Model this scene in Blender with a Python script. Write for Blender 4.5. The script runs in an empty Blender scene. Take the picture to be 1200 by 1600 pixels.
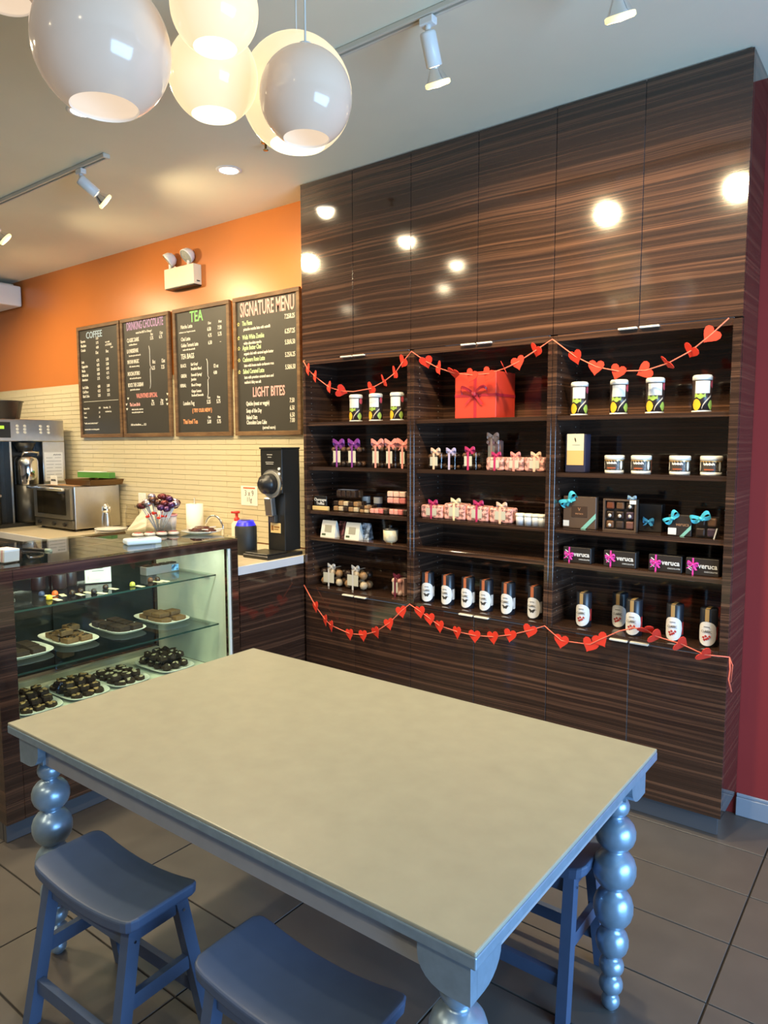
import bpy, bmesh, math, random
from mathutils import Vector, Matrix, Euler
random.seed(7)
PI = math.pi
sc = bpy.context.scene
COL = sc.collection

# ------------------------------------------------------------------ camera
F_PX, YAW, PITCH, ROLL, EYE = 1111.84, .6514, .0957, -.0025, 1.65
cyw, syw = math.cos(YAW), math.sin(YAW)
FWD = Vector((-syw*math.cos(PITCH), cyw*math.cos(PITCH), -math.sin(PITCH)))
_r = Vector((cyw, syw, 0)); _u = _r.cross(FWD)
RGT = _r*math.cos(ROLL) + _u*math.sin(ROLL)
UPV = _u*math.cos(ROLL) - _r*math.sin(ROLL)
CAM = Vector((0, 0, EYE))
cam_d = bpy.data.cameras.new('camera'); cam = bpy.data.objects.new('camera', cam_d); COL.objects.link(cam)
cam_d.sensor_fit = 'HORIZONTAL'; cam_d.sensor_width = 36; cam_d.lens = 36*F_PX/1200
cam_d.clip_start = .05; cam_d.clip_end = 100
m = Matrix((RGT, UPV, -FWD)).transposed().to_4x4(); m.translation = CAM
cam.matrix_world = m
sc.camera = cam

def ray(x, y): return FWD + RGT*((x-600)/F_PX) + UPV*((800-y)/F_PX)
def on(x, y, ax, v):
    d = ray(x, y); return CAM + d*((v-CAM[ax])/d[ax])
def onX(x, y, v): return on(x, y, 0, v)
def onY(x, y, v): return on(x, y, 1, v)
def onZ(x, y, v): return on(x, y, 2, v)
def at(x, y, depth): return CAM + ray(x, y)*depth

# ------------------------------------------------------------------ view, world, lights
vs = sc.view_settings
vs.view_transform = 'Standard'; vs.look = 'None'; vs.gamma = 1; vs.use_curve_mapping = False
vs.exposure = 0.0
w = bpy.data.worlds.new('sky'); sc.world = w; w.use_nodes = True
bg = w.node_tree.nodes['Background']; bg.inputs[0].default_value = (.55, .75, 1, 1); bg.inputs[1].default_value = 1.0

WARM = (1, .78, .46)
def area(name, loc, rot, sx, sy, power, col, spread=PI):
    l = bpy.data.lights.new(name, 'AREA'); l.shape = 'RECTANGLE'; l.size = sx; l.size_y = sy
    l.energy = power; l.color = col; l.spread = spread
    o = bpy.data.objects.new(name, l); COL.objects.link(o); o.location = loc; o.rotation_euler = rot
    return o
# daylight in the assumed, unseen storefront window on the right (+X) side
area('assumed_window_daylight', (2.36, 1.05, 1.02), (0, PI/2, 0), 1.5, 2.6, 250, (.33, .62, 1.0))
def spot(name, loc, d, power, size=1.3, blend=.8, col=WARM, r=.04):
    l = bpy.data.lights.new(name, 'SPOT'); l.energy = power; l.color = col; l.spot_size = size; l.spot_blend = blend
    l.shadow_soft_size = r
    o = bpy.data.objects.new(name, l); COL.objects.link(o); o.location = loc
    o.rotation_euler = Vector(d).to_track_quat('-Z', 'Y').to_euler()
    return o

# ------------------------------------------------------------------ materials
MATS = {}
def mat(name, col, rough=.5, metal=0, emit=None, es=0, nscale=0, namt=.15, coat=0, trans=0, alpha=1, bump=0, spec=.5, ndetail=3):
    if name in MATS: return MATS[name]
    M = bpy.data.materials.new(name); M.use_nodes = True; nt = M.node_tree; b = nt.nodes['Principled BSDF']
    b.inputs['Base Color'].default_value = (*col, 1); b.inputs['Roughness'].default_value = rough
    b.inputs['Metallic'].default_value = metal; b.inputs['Coat Weight'].default_value = coat
    b.inputs['Transmission Weight'].default_value = trans; b.inputs['Alpha'].default_value = alpha
    b.inputs['Specular IOR Level'].default_value = spec
    if emit: b.inputs['Emission Color'].default_value = (*emit, 1); b.inputs['Emission Strength'].default_value = es
    tc = nt.nodes.new('ShaderNodeTexCoord'); n = nt.nodes.new('ShaderNodeTexNoise')
    n.inputs['Scale'].default_value = nscale or 12; n.inputs['Detail'].default_value = ndetail
    nt.links.new(tc.outputs['Object'], n.inputs['Vector'])
    mx = nt.nodes.new('ShaderNodeMix'); mx.data_type = 'RGBA'
    a = namt if nscale else .05
    mx.inputs[6].default_value = (*[c*(1-a) for c in col], 1)
    mx.inputs[7].default_value = (*[min(1, c*(1+a)) for c in col], 1)
    if namt >= .6:      # bold mottled print
        mr = nt.nodes.new('ShaderNodeMapRange'); mr.inputs[1].default_value = .42; mr.inputs[2].default_value = .58
        nt.links.new(n.outputs['Fac'], mr.inputs[0]); nt.links.new(mr.outputs[0], mx.inputs[0])
    else: nt.links.new(n.outputs['Fac'], mx.inputs[0])
    nt.links.new(mx.outputs[2], b.inputs['Base Color'])
    if bump:
        bp = nt.nodes.new('ShaderNodeBump'); bp.inputs['Strength'].default_value = bump; bp.inputs['Distance'].default_value = .005
        nt.links.new(n.outputs['Fac'], bp.inputs['Height']); nt.links.new(bp.outputs[0], b.inputs['Normal'])
    MATS[name] = M; return M

def wood(name, dark, mid, light, rough=.1, zs=58, hs=.26, axis='Z', coat=0, spec=.5, vert=False):
    M = bpy.data.materials.new(name); M.use_nodes = True; nt = M.node_tree; b = nt.nodes['Principled BSDF']
    g = nt.nodes.new('ShaderNodeNewGeometry')
    w0 = nt.nodes.new('ShaderNodeTexNoise'); w0.inputs['Scale'].default_value = 1.3; w0.inputs['Detail'].default_value = 2
    nt.links.new(g.outputs['Position'], w0.inputs['Vector'])
    sh = nt.nodes.new('ShaderNodeVectorMath'); sh.operation = 'MULTIPLY_ADD'
    nt.links.new(w0.outputs['Color'], sh.inputs[0]); sh.inputs[1].default_value = (0, 0, .03)
    nt.links.new(g.outputs['Position'], sh.inputs[2])
    mp = nt.nodes.new('ShaderNodeMapping'); mp.inputs['Scale'].default_value = (hs, hs, zs)
    if vert: mp.inputs['Scale'].default_value = (zs, zs, hs)
    nt.links.new(sh.outputs[0], mp.inputs['Vector'])
    n1 = nt.nodes.new('ShaderNodeTexNoise'); n1.inputs['Scale'].default_value = 1; n1.inputs['Detail'].default_value = 7; n1.inputs['Roughness'].default_value = .72
    nt.links.new(mp.outputs[0], n1.inputs['Vector'])
    rp = nt.nodes.new('ShaderNodeValToRGB'); e = rp.color_ramp.elements
    e[0].position = .36; e[0].color = (*dark, 1); e[1].position = .72; e[1].color = (*light, 1)
    k = e.new(.52); k.color = (*mid, 1)
    nt.links.new(n1.outputs['Fac'], rp.inputs[0]); nt.links.new(rp.outputs[0], b.inputs['Base Color'])
    b.inputs['Roughness'].default_value = rough; b.inputs['Coat Weight'].default_value = coat; b.inputs['Coat Roughness'].default_value = .04
    b.inputs['Specular IOR Level'].default_value = spec
    MATS[name] = M; return M

def clear(name, tint, rough=.02, ior=1.45, mixmax=1.0, base=None, basefac=0):
    """thin clear sheet: fresnel mix of see-through and gloss"""
    M = bpy.data.materials.new(name); M.use_nodes = True; nt = M.node_tree
    for n in list(nt.nodes): nt.nodes.remove(n)
    out = nt.nodes.new('ShaderNodeOutputMaterial'); t = nt.nodes.new('ShaderNodeBsdfTransparent'); t.inputs[0].default_value = (*tint, 1)
    gl = nt.nodes.new('ShaderNodeBsdfGlossy'); gl.inputs['Roughness'].default_value = rough
    fr = nt.nodes.new('ShaderNodeFresnel'); fr.inputs[0].default_value = ior
    mx = nt.nodes.new('ShaderNodeMixShader'); gb = nt.nodes.new('ShaderNodeNewGeometry'); inv = nt.nodes.new('ShaderNodeMath'); inv.operation = 'SUBTRACT'; inv.inputs[0].default_value = 1
    nt.links.new(gb.outputs['Backfacing'], inv.inputs[1]); ml = nt.nodes.new('ShaderNodeMath'); ml.operation = 'MULTIPLY'
    nt.links.new(fr.outputs[0], ml.inputs[0]); nt.links.new(inv.outputs[0], ml.inputs[1])
    nt.links.new(ml.outputs[0], mx.inputs[0]); nt.links.new(t.outputs[0], mx.inputs[1]); nt.links.new(gl.outputs[0], mx.inputs[2])
    nt.links.new(mx.outputs[0], out.inputs[0]); MATS[name] = M; return M

EBONY = wood('ebony_veneer', (.021, .011, .008), (.044, .023, .0155), (.19, .092, .052), rough=.085, spec=.85)
OAKF = wood('frame_wood', (.10, .05, .02), (.16, .085, .035), (.24, .14, .06), rough=.55, zs=30, hs=6)
GLASS = clear('clear_glass', (.90, .95, .92))
GLASSE = mat('glass_edge', (.03, .07, .055), .1)
ACRYL = clear('clear_plastic', (.93, .92, .90), rough=.08)
M_WHITE = mat('white_enamel', (.80, .79, .76), .35)
M_PAPER = mat('white_paper', (.82, .80, .74), .8)
M_BLACK = mat('black_plastic', (.012, .012, .013), .35)
M_STEEL = mat('brushed_steel', (.62, .60, .57), .28, metal=1, nscale=30, namt=.08)
M_CHROME = mat('chrome', (.85, .85, .85), .08, metal=1)
M_ALU = mat('satin_nickel_pull', (.88, .86, .82), .25, metal=1)
M_PULL = mat('pale_door_pull', (.74, .70, .60), .35)
M_TAB = mat('quartz_table_top', (.285, .285, .228), .36, nscale=14, namt=.13, ndetail=6)
M_TLEG = mat('silver_blue_paint', (.27, .38, .50), .33, metal=.55, nscale=40, namt=.22, ndetail=6)
M_TBOX = mat('silver_blue_apron', (.27, .29, .33), .5, nscale=14, namt=.12)
M_STOOL = mat('slate_blue_stool_paint', (.058, .090, .165), .45, nscale=20, namt=.10)
M_RED = mat('red_felt', (.75, .035, .012), .8)
M_RIB = mat('coral_ribbon', (.80, .16, .09), .6)
M_CHOC = mat('dark_chocolate', (.026, .012, .007), .45, nscale=30, namt=.4)
M_BROWNIE = mat('brownie', (.035, .017, .010), .75, nscale=60, namt=.5, bump=.4)
M_BAR = mat('caramel_bar', (.20, .105, .045), .7, nscale=60, namt=.4, bump=.3)
M_NUT = mat('almond', (.50, .30, .13), .6)
M_CREAM = mat('cream_drizzle', (.60, .50, .35), .6)

# ------------------------------------------------------------------ mesh helpers
class B:
    """collects shapes into one mesh"""
    def __init__(s): s.bm = bmesh.new()
    def box(s, c, d, bev=0, rot=None, seg=1):
        r = bmesh.ops.create_cube(s.bm, size=1); vs_ = r['verts']
        bmesh.ops.scale(s.bm, vec=d, verts=vs_)
        if bev:
            ed = list({e for v in vs_ for e in v.link_edges})
            rb = bmesh.ops.bevel(s.bm, geom=ed, offset=bev, segments=seg, affect='EDGES', profile=.5)
            vs_ = list({v for f in rb['faces'] for v in f.verts} | {v for v in vs_ if v.is_valid})
        if rot is not None: bmesh.ops.rotate(s.bm, cent=(0, 0, 0), matrix=Euler(rot).to_matrix(), verts=vs_)
        bmesh.ops.translate(s.bm, vec=c, verts=vs_); return s
    def span(s, a, b, bev=0, seg=1):
        return s.box([(a[i]+b[i])/2 for i in range(3)], [abs(b[i]-a[i]) for i in range(3)], bev, None, seg)
    def lathe(s, prof, c=(0, 0, 0), n=24, rot=None, smooth=True, sx=1, sy=1):
        rings = []
        for (r, z) in prof:
            if r < 1e-6: rings.append([s.bm.verts.new((0, 0, z))])
            else: rings.append([s.bm.verts.new((r*sx*math.cos(2*PI*i/n), r*sy*math.sin(2*PI*i/n), z)) for i in range(n)])
        for a, b in zip(rings, rings[1:]):
            for i in range(n):
                j = (i+1) % n
                if len(a) == 1 and len(b) == 1: continue
                if len(a) == 1: f = s.bm.faces.new((a[0], b[j], b[i]))
                elif len(b) == 1: f = s.bm.faces.new((a[i], a[j], b[0]))
                else: f = s.bm.faces.new((a[i], a[j], b[j], b[i]))
                f.smooth = smooth
        vs_ = [v for r in rings for v in r]
        if rot is not None: bmesh.ops.rotate(s.bm, cent=(0, 0, 0), matrix=Euler(rot).to_matrix() if not isinstance(rot, Matrix) else rot, verts=vs_)
        bmesh.ops.translate(s.bm, vec=c, verts=vs_); return s
    def cyl(s, c, r, h, n=20, rot=None, r2=None):
        r2 = r if r2 is None else r2
        return s.lathe([(0, 0), (r, 0), (r2, h), (0, h)], c, n, rot, smooth=False)
    def ball(s, c, r, n=12, sz=1, sx=1, sy=1, rot=None):
        k = max(4, n//2)
        return s.lathe([(r*math.sin(PI*i/k), -r*sz*math.cos(PI*i/k)) for i in range(k+1)], c, n, rot, sx=sx, sy=sy)
    def prism(s, pts, t, mtx=None, smooth=False):
        """pts in XZ plane facing -Y; thickness t along +Y"""
        a = [s.bm.verts.new((x, 0, z)) for x, z in pts]; b = [s.bm.verts.new((x, t, z)) for x, z in pts]
        s.bm.faces.new(a); s.bm.faces.new(b[::-1]); n = len(pts)
        for i in range(n): s.bm.faces.new((a[(i+1) % n], a[i], b[i], b[(i+1) % n]))
        if mtx: bmesh.ops.transform(s.bm, matrix=mtx, verts=a+b)
        return s
    def tube(s, path, r, n=8, flat=1):
        path = [Vector(p) for p in path]; rings = []
        for i, p in enumerate(path):
            d = (path[min(i+1, len(path)-1)]-path[max(i-1, 0)])
            d = d.normalized() if d.length > 1e-9 else Vector((0, 0, 1))
            up = Vector((0, 0, 1)) if abs(d.z) < .95 else Vector((0, 1, 0))
            x = d.cross(up).normalized(); y = x.cross(d).normalized()
            rr = r[i] if isinstance(r, (list, tuple)) else r
            rings.append([s.bm.verts.new(p + x*(rr*math.cos(2*PI*k/n)*flat) + y*(rr*math.sin(2*PI*k/n))) for k in range(n)])
        for a, b in zip(rings, rings[1:]):
            for k in range(n):
                f = s.bm.faces.new((a[k], a[(k+1) % n], b[(k+1) % n], b[k])); f.smooth = True
        s.bm.faces.new(rings[0]); s.bm.faces.new(rings[-1][::-1]); return s
    def quadstrip(s, L, R):
        a = [s.bm.verts.new(p) for p in L]; b = [s.bm.verts.new(p) for p in R]
        for i in range(len(a)-1):
            f = s.bm.faces.new((a[i], a[i+1], b[i+1], b[i])); f.smooth = True
        return s
    def mesh(s, name):
        bmesh.ops.recalc_face_normals(s.bm, faces=s.bm.faces[:])
        me = bpy.data.meshes.new(name); s.bm.to_mesh(me); s.bm.free(); return me

def obj(name, mesh, M, parent=None, loc=None, rot=None):
    if isinstance(mesh, B): mesh = mesh.mesh(name)
    o = bpy.data.objects.new(name, mesh)
    if M and not mesh.materials: mesh.materials.append(M)
    COL.objects.link(o)
    if M and mesh.materials[0] is not M:
        o.material_slots[0].link = 'OBJECT'; o.material_slots[0].material = M
    if parent: o.parent = parent
    if loc is not None: o.location = loc
    if rot is not None: o.rotation_euler = rot
    return o
def tag(o, label, cat, group=None):
    o['label'] = label; o['category'] = cat
    if group: o['group'] = group
    return o
def thing(name, label, cat, loc=(0, 0, 0), rotz=0, group=None):
    o = bpy.data.objects.new(name, None); COL.objects.link(o); o.empty_display_size = .05
    o.location = loc; o.rotation_euler = (0, 0, rotz); return tag(o, label, cat, group)
def struct(name, b, M, parent=None):
    o = obj(name, b, M, parent)
    if not parent: o['kind'] = 'structure'
    return o
_tc = {}
def text(name, s, size, M, parent, loc, rot=(PI/2, 0, 0), align='LEFT', sx=1, depth=.0006, bold=0):
    key = (s, round(size, 4), align, round(sx, 3), M.name, bold)
    if key not in _tc:
        cu = bpy.data.curves.new(name, 'FONT'); cu.body = s; cu.size = size; cu.align_x = align; cu.align_y = 'CENTER'
        cu.resolution_u = 2; cu.extrude = depth; cu.offset = bold
        t = bpy.data.objects.new('tmp', cu); me = bpy.data.meshes.new_from_object(t)
        bpy.data.objects.remove(t); bpy.data.curves.remove(cu)
        for v in me.vertices: v.co.x *= sx
        me.materials.clear(); me.materials.append(M); _tc[key] = me
    return obj(name, _tc[key], None, parent, loc, rot)

# ------------------------------------------------------------------ room shell
WY, RY, CZ, CD = 3.27, 3.37, 3.125, 3.07      # orange wall, red wall, ceiling, cabinet front
X0, X2, X4, X6 = -2.938, -2.164, -1.378, -.597
XL, XR, YB = -8.0, 2.45, -3.6
def paint(name, col, rough, amt=.06): return mat(name, col, rough, nscale=2.5, namt=amt, ndetail=5)
M_CEIL = paint('ceiling_paint', (.78, .75, .60), .6)
M_ORANGE = paint('orange_paint', (.52, .165, .032), .32, .07)
M_RWALL = paint('brick_red_paint', (.30, .030, .028), .45)
M_TILEW = mat('cream_tile', (.62, .55, .37), .25, nscale=3, namt=.05)
M_GROUTW = mat('cream_grout', (.54, .47, .31), .8)
M_GROUT = mat('dark_grout', (.018, .016, .016), .9)
M_FTILE = mat('brown_grey_floor_tile', (.088, .078, .071), .42, nscale=7, namt=.22, ndetail=7, bump=.04)
M_BASEB = mat('pale_grey_skirting', (.27, .30, .36), .4)

floor = struct('floor', B().span((XL, YB, -.12), (XR, 3.5, -.006)), M_GROUT)
PX_, PY_ = .638, .312
gx0, gy0 = -.43, 3.07
tm = B().box((0, 0, -.005), (PX_-.006, PY_-.006, .01), .0015).mesh('tile'); tm.materials.append(M_FTILE)
for i in range(-6, 4):
    for j in range(-13, 1):
        x, y = gx0+(i+.5)*PX_, gy0+(j+.5)*PY_
        if x > 2.1: continue
        hgt = random.uniform(-.0008, 0)
        obj('tile', tm, None, floor, (x, y, hgt))
# beyond the built tiles
struct('floor_left', B().span((XL, YB, -.006), (gx0-6*PX_-.01, 3.2, 0)), M_FTILE)
struct('ceiling', B().span((XL, YB, CZ), (XR, 3.5, CZ+.12)), M_CEIL)
wb = struct('wall_back', B().span((XL, WY, 0), (X0-.002, WY+.25, CZ)), M_ORANGE)
struct('wall_back_right', B().span((X6-.06, RY, 0), (XR, RY+.15, CZ)), M_RWALL)
struct('wall_left', B().span((XL-.15, YB, 0), (XL, WY, CZ)), paint('warm_white_paint', (.62, .55, .42), .6))
struct('wall_front', B().span((XL, YB-.15, 0), (XR, YB, CZ)), paint('warm_brown_paint', (.30, .22, .15), .6))
# storefront wall with assumed window opening (right side, out of view)
ws = B(); ws.span((XR, YB, 0), (XR+.12, RY, .25)); ws.span((XR, YB, 2.4), (XR+.12, RY, CZ))
ws.span((XR, YB, .25), (XR+.12, -.3, 2.4)); ws.span((XR, 2.4, .25), (XR+.12, RY, 2.4))
struct('wall_right', ws, paint('grey_storefront_paint', (.25, .25, .26), .5))
wn = struct('assumed_window_1', B().span((XR+.05, -.3, .25), (XR+.06, 2.4, 2.4)), GLASS)
fr = B()
for y in (-.3, 1.05, 2.4): fr.span((XR+.02, y-.03, .25), (XR+.1, y+.03, 2.4))
fr.span((XR+.02, -.3, .25), (XR+.1, 2.4, .31)); fr.span((XR+.02, -.3, 2.34), (XR+.1, 2.4, 2.4))
obj('window_frame', fr, M_BLACK, wn)
# red wall skirting
bb = B(); bb.span((X6+.003, RY-.018, .0), (XR, RY-.001, .085), .003); bb.span((X6+.003, RY-.012, .085), (XR, RY-.001, .10), .003)
struct('baseboard_back', bb, M_BASEB)
# cream wall tiles on the back wall (thin brick tiles), grout bed behind
TZ0, TZ1 = .99, 2.155
struct('trim_1', B().span((XL, WY-.004, TZ0), (X0-.003, WY-.0005, TZ1)), M_GROUTW)
bed = bpy.data.objects['trim_1']
TP, TH = .305, .0365
wt = B().box((0, 0, 0), (TP-.0015, .006, TH-.0025), .001).mesh('wall_tile'); wt.materials.append(M_TILEW)
cells = []
nrow = int((TZ1-TZ0)/TH)
for r in range(nrow):
    for k in range(-1, 17):
        x1 = X0-.004-k*TP+(r % 2)*TP/2; x0 = x1-TP
        if x1 > X0-.003: continue
        x, z = (x0+x1)/2, TZ0+(r+.5)*TH
        hidden = (-5.67 < x < -3.1 and 1.72 < z)
        cells.append((1 if hidden else 0, -x, x, z))
cells.sort()
rest = B()
for i, (hd, _, x, z) in enumerate(cells):
    if i < 300: obj('wall_tile', wt, None, bed, (x, WY-.0065, z))
    else: rest.box((x, WY-.0065, z), (TP-.0015, .006, TH-.0025))
o = obj('wall_tile_field', rest, M_TILEW, bed); o['kind'] = 'stuff'

# ------------------------------------------------------------------ tall wall cabinets (three units)
SHZ = [1.764, 1.506, 1.248, 1.090]     # shelf centre heights
BOTZ = .803                             # bottom of the open part (top face)
UPB, LOWT, TOE = 2.137, .785, .10
hm = B().span((-.0395, -.012, -.004), (.0395, .004, .004), .0015).mesh('handle'); hm.materials.append(M_PULL)
pin = B()
def cabinet(xa, xb, label, lastside):
    t = thing('wall_cabinet', label, 'cabinet', ((xa+xb)/2, CD, 0), 0, 'tall built-in display cabinets')
    W = xb-xa; h = W/2; g = .0012
    def P(name, b, M=EBONY, par=None): return obj(name, b, M, par or t)
    dp = RY-.004-CD
    for s in (-1, 1):
        x = s*(h-g-.0105)
        P('side_panel', B().span((x-.0105, .0, LOWT+.001), (x+.0105+(.012 if lastside and s > 0 else 0), .0205 if lastside and s > 0 else dp, UPB-.006), .0008))
        if lastside and s > 0: P('side_panel', B().span((x-.0105, .0215, LOWT+.001), (x+.0105, dp, UPB-.006)))
        P('side_panel', B().span((x-.0105, .022, TOE), (x+.0105, dp, LOWT-.001)))
        P('side_panel', B().span((x-.0105, .022, UPB-.004), (x+.0105, dp, CZ-.004)))
    if lastside:   # finished outer end panel beside the red wall
        P('end_panel', B().span((h, .021, TOE), (h+.012, dp, CZ-.006), .001))
    P('back_panel', B().span((-h+.022, dp-.012, LOWT), (h-.022, dp-.002, UPB)))
    P('top_rail', B().span((-h+.022, .003, UPB-.030), (h-.022, dp-.013, UPB-.0012)))
    for z in SHZ: P('shelf', B().span((-h+.0225, .014, z-.0105), (h-.0225, dp-.0125, z+.0105), .001))
    P('bottom_board', B().span((-h+.0225, .002, BOTZ-.018), (h-.0225, dp-.0125, BOTZ), .001))
    P('toe_kick', B().span((-h+.004, .055, 0.001), (h-.012 if lastside else h-.004, .07, TOE+.004)), mat('grey_toe_kick', (.085, .088, .098), .45))
    for s in (-1, 1):
        a, b = (-h+.0014, -.0014) if s < 0 else (.0014, h-.0014)
        if lastside and s > 0: b = h+.012-.0005
        d = P('door', B().span((a, .0, UPB), (b, .02, CZ-.006), .0008))
        obj('handle', hm, None, d, (s*.045, -.003, UPB-.0055))
        d = P('door', B().span((a, .0, TOE), (b, .02, LOWT-.004), .0008))
        obj('handle', hm, None, d, (s*.045, -.003, LOWT+.0008))
    # shelf pin holes on the inner sides
    ph = B()
    for s in (-1, 1):
        for yy in (.05, .23):
            z = BOTZ+.06
            while z < UPB-.06:
                ph.box((s*(h-.0222), yy, z), (.0012, .005, .005)); z += .032
    P('pin_holes', ph, mat('pin_hole_steel', (.32, .30, .27), .4, metal=.6))['kind'] = 'stuff'
    return t
cabinet(X0, X2, 'dark striped-veneer tall cabinet beside the counter, holding jars with purple bows', False)
cabinet(X2, X4, 'dark striped-veneer tall cabinet with the red gift box on its top open shelf', False)
cabinet(X4, X6-.012, 'dark striped-veneer tall cabinet standing next to the red wall', True)

# ------------------------------------------------------------------ table
TX0, TX1, TY0, TY1, TTZ = -2.254, -.567, 1.0, 2.03, .781
tb = thing('farm_table', 'large rectangular table with beige stone top and bulbous silver-blue turned legs', 'table', ((TX0+TX1)/2, (TY0+TY1)/2, 0))
hx, hy = (TX1-TX0)/2, (TY1-TY0)/2
obj('table_top', B().span((-hx+.001, -hy+.001, TTZ-.010), (hx-.001, hy-.001, TTZ), .003, 2), M_TAB, tb)
obj('top_edge', B().span((-hx, -hy, TTZ-.034), (hx, hy, TTZ-.0095), .003, 2), M_TLEG, tb)
LI = .085    # leg centre inset
for s in (-1, 1):
    obj('apron', B().span((-hx+LI, s*(hy-.065)-.011, TTZ-.125), (hx-LI, s*(hy-.065)+.011, TTZ-.0345)), M_TBOX, tb)
    obj('apron', B().span((s*(hx-.065)-.011, -hy+LI, TTZ-.125), (s*(hx-.065)+.011, hy-LI, TTZ-.0345)), M_TBOX, tb)
beads = [(.652, .590, .0375), (.590, .490, .0575), (.490, .374, .0615), (.374, .256, .0565), (.256, .164, .0465), (.164, .106, .0355), (.106, .048, .034), (.048, .001, .0265)]
prof = [(0, .665), (.031, .665), (.031, .655)]
for zt, zb, r in beads:
    k = 9; zc = (zt+zb)/2; hh = (zt-zb)/2
    for i in range(1, k):
        a = PI*i/k; rr = r*math.sin(a)**.75
        prof.append((max(rr, r*.45), zc+hh*math.cos(a)))
prof += [(.014, .001), (0, .001)]
legm = B().lathe(prof[::-1], n=32).mesh('leg'); legm.materials.append(M_TLEG)
zt_ = TTZ-.035; wl = .047
for sx in (-1, 1):
    for sy in (-1, 1):
        lg = obj('leg', legm, None, tb, (sx*(hx-LI), sy*(hy-LI), 0))
        bk = B(); o_ = LI-.024; zb_ = .652; q0 = .115
        out = [(0, zt_), (0, zb_), (.050, zb_)]+[(.050+(q0-.050)*math.sin(a), zb_+.055*(1-math.cos(a))) for a in [PI/2*k/6 for k in range(1, 7)]]+[(q0, zt_)]
        bk.span((-.040, -.040, zb_+.006), (.040, .040, zt_))
        for ax in (0, 1):
            pts = [((o_-(u if ax == 0 or u > 0 else .0243)), z) for u, z in out]
            if ax == 0: mt = Matrix.Scale(sx, 4, (1, 0, 0)) @ Matrix.Translation((0, -o_ if sy < 0 else o_-.024, 0))
            else: mt = Matrix.Translation((o_-.024 if sx > 0 else -o_, 0, 0)) @ Matrix.Scale(sy, 4, (0, 1, 0)) @ Matrix(((0, 1, 0, 0), (1, 0, 0, 0), (0, 0, 1, 0), (0, 0, 0, 1)))
            bk.prism(pts, .024, mt)
        obj('leg_block', bk, M_TLEG, lg)

# ------------------------------------------------------------------ saddle stools
def stool(cx, cy, rz, label):
    t = thing('saddle_stool', label, 'stool', (cx, cy, 0), rz, 'blue saddle stools around the table')
    L, Wd, H = .475, .228, .462
    b = B(); nx, ny = 22, 8; bm = b.bm
    def top(u, v):   # saddle dips in the middle along its length, rounded long edges
        x = (u-.5)*L; y = (v-.5)*Wd
        z = H-.030*(1-(2*u-1)**2)-.004*(2*v-1)**4
        return x, y, z
    def corner(u, v):  # rounded plan corners
        x, y, z = top(u, v); r = .035; ex, ey = abs(x)-(L/2-r), abs(y)-(Wd/2-r)
        if ex > 0 and ey > 0:
            d = math.hypot(ex, ey); mxx = max(ex, ey)
            if d > 0: x = math.copysign(L/2-r+ex*mxx/d, x); y = math.copysign(Wd/2-r+ey*mxx/d, y)
        return x, y, z
    T = [[bm.verts.new(corner(i/nx, j/ny)) for j in range(ny+1)] for i in range(nx+1)]
    Bt = []
    for i in range(nx+1):
        row = []
        for j in range(ny+1):
            x, y, z = corner(i/nx, j/ny); row.append(bm.verts.new((x*.985, y*.985, z-.036)))
        Bt.append(row)
    for i in range(nx):
        for j in range(ny):
            f = bm.faces.new((T[i][j], T[i+1][j], T[i+1][j+1], T[i][j+1])); f.smooth = True
            bm.faces.new((Bt[i][j], Bt[i][j+1], Bt[i+1][j+1], Bt[i+1][j]))
    for i in range(nx):
        for j in (0, ny): bm.faces.new((T[i][j], T[i+1][j], Bt[i+1][j], Bt[i][j]))
    for j in range(ny):
        for i in (0, nx): bm.faces.new((T[i][j], T[i][j+1], Bt[i][j+1], Bt[i][j]))
    st = obj('seat', b, M_STOOL, t)
    md = st.modifiers.new('bevel', 'BEVEL'); md.width = .008; md.segments = 3; md.angle_limit = math.radians(50)
    def leg(sx, sy):
        b = B(); tx, ty, bx_, by = sx*.185, sy*.074, sx*.200, sy*.150
        bm = b.bm; wx, wy = .016, .0185
        zt = H-.036-.018
        v = []
        for (x, y, z) in ((tx, ty, zt), (bx_, by, .001)):
            v.append([bm.verts.new((x+a*wx, y+c*wy, z)) for a, c in ((-1, -1), (1, -1), (1, 1), (-1, 1))])
        for k in range(4): bm.faces.new((v[0][k], v[0][(k+1) % 4], v[1][(k+1) % 4], v[1][k]))
        bm.faces.new(v[0][::-1]); bm.faces.new(v[1])
        return b
    for sx in (-1, 1):
        for sy in (-1, 1):
            lg = obj('leg', leg(sx, sy), M_STOOL, t)
            obj('screw', B().cyl((0, 0, 0), .004, .002, 8, (0, sx*PI/2, 0)), M_CHROME, lg, (sx*.2035, sy*.078, H-.085))
    def px(z): f_ = (z-.001)/(H-.055); return .200-.015*f_, .150-.076*f_
    for sy in (-1, 1):
        a, y = px(.385); obj('seat_rail', B().span((-a+.017, sy*y-.010, .355), (a-.017, sy*y+.010, H-.066)), M_STOOL, t)
        a, y = px(.115); obj('stretcher', B().span((-a+.017, sy*y-.010, .095), (a-.017, sy*y+.010, .135)), M_STOOL, t)
    for sx in (-1, 1):
        a, y = px(.215); obj('stretcher', B().span((sx*a-.010, -y+.019, .195), (sx*a+.010, y-.019, .235)), M_STOOL, t)
        a, y = px(.39); obj('seat_rail', B().span((sx*a-.009, -y+.019, .37), (sx*a+.009, y-.019, H-.045)), M_STOOL, t)
    return t
stool(-1.757, 1.045, math.radians(2), 'blue wooden saddle stool below the table corner on the display case side')
stool(-1.062, 1.066, math.radians(1), 'blue wooden saddle stool at the same long table side, farther from the display case')
stool(-.938, 1.952, 0, 'blue wooden saddle stool tucked under the table side facing the wall cabinets')

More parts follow.
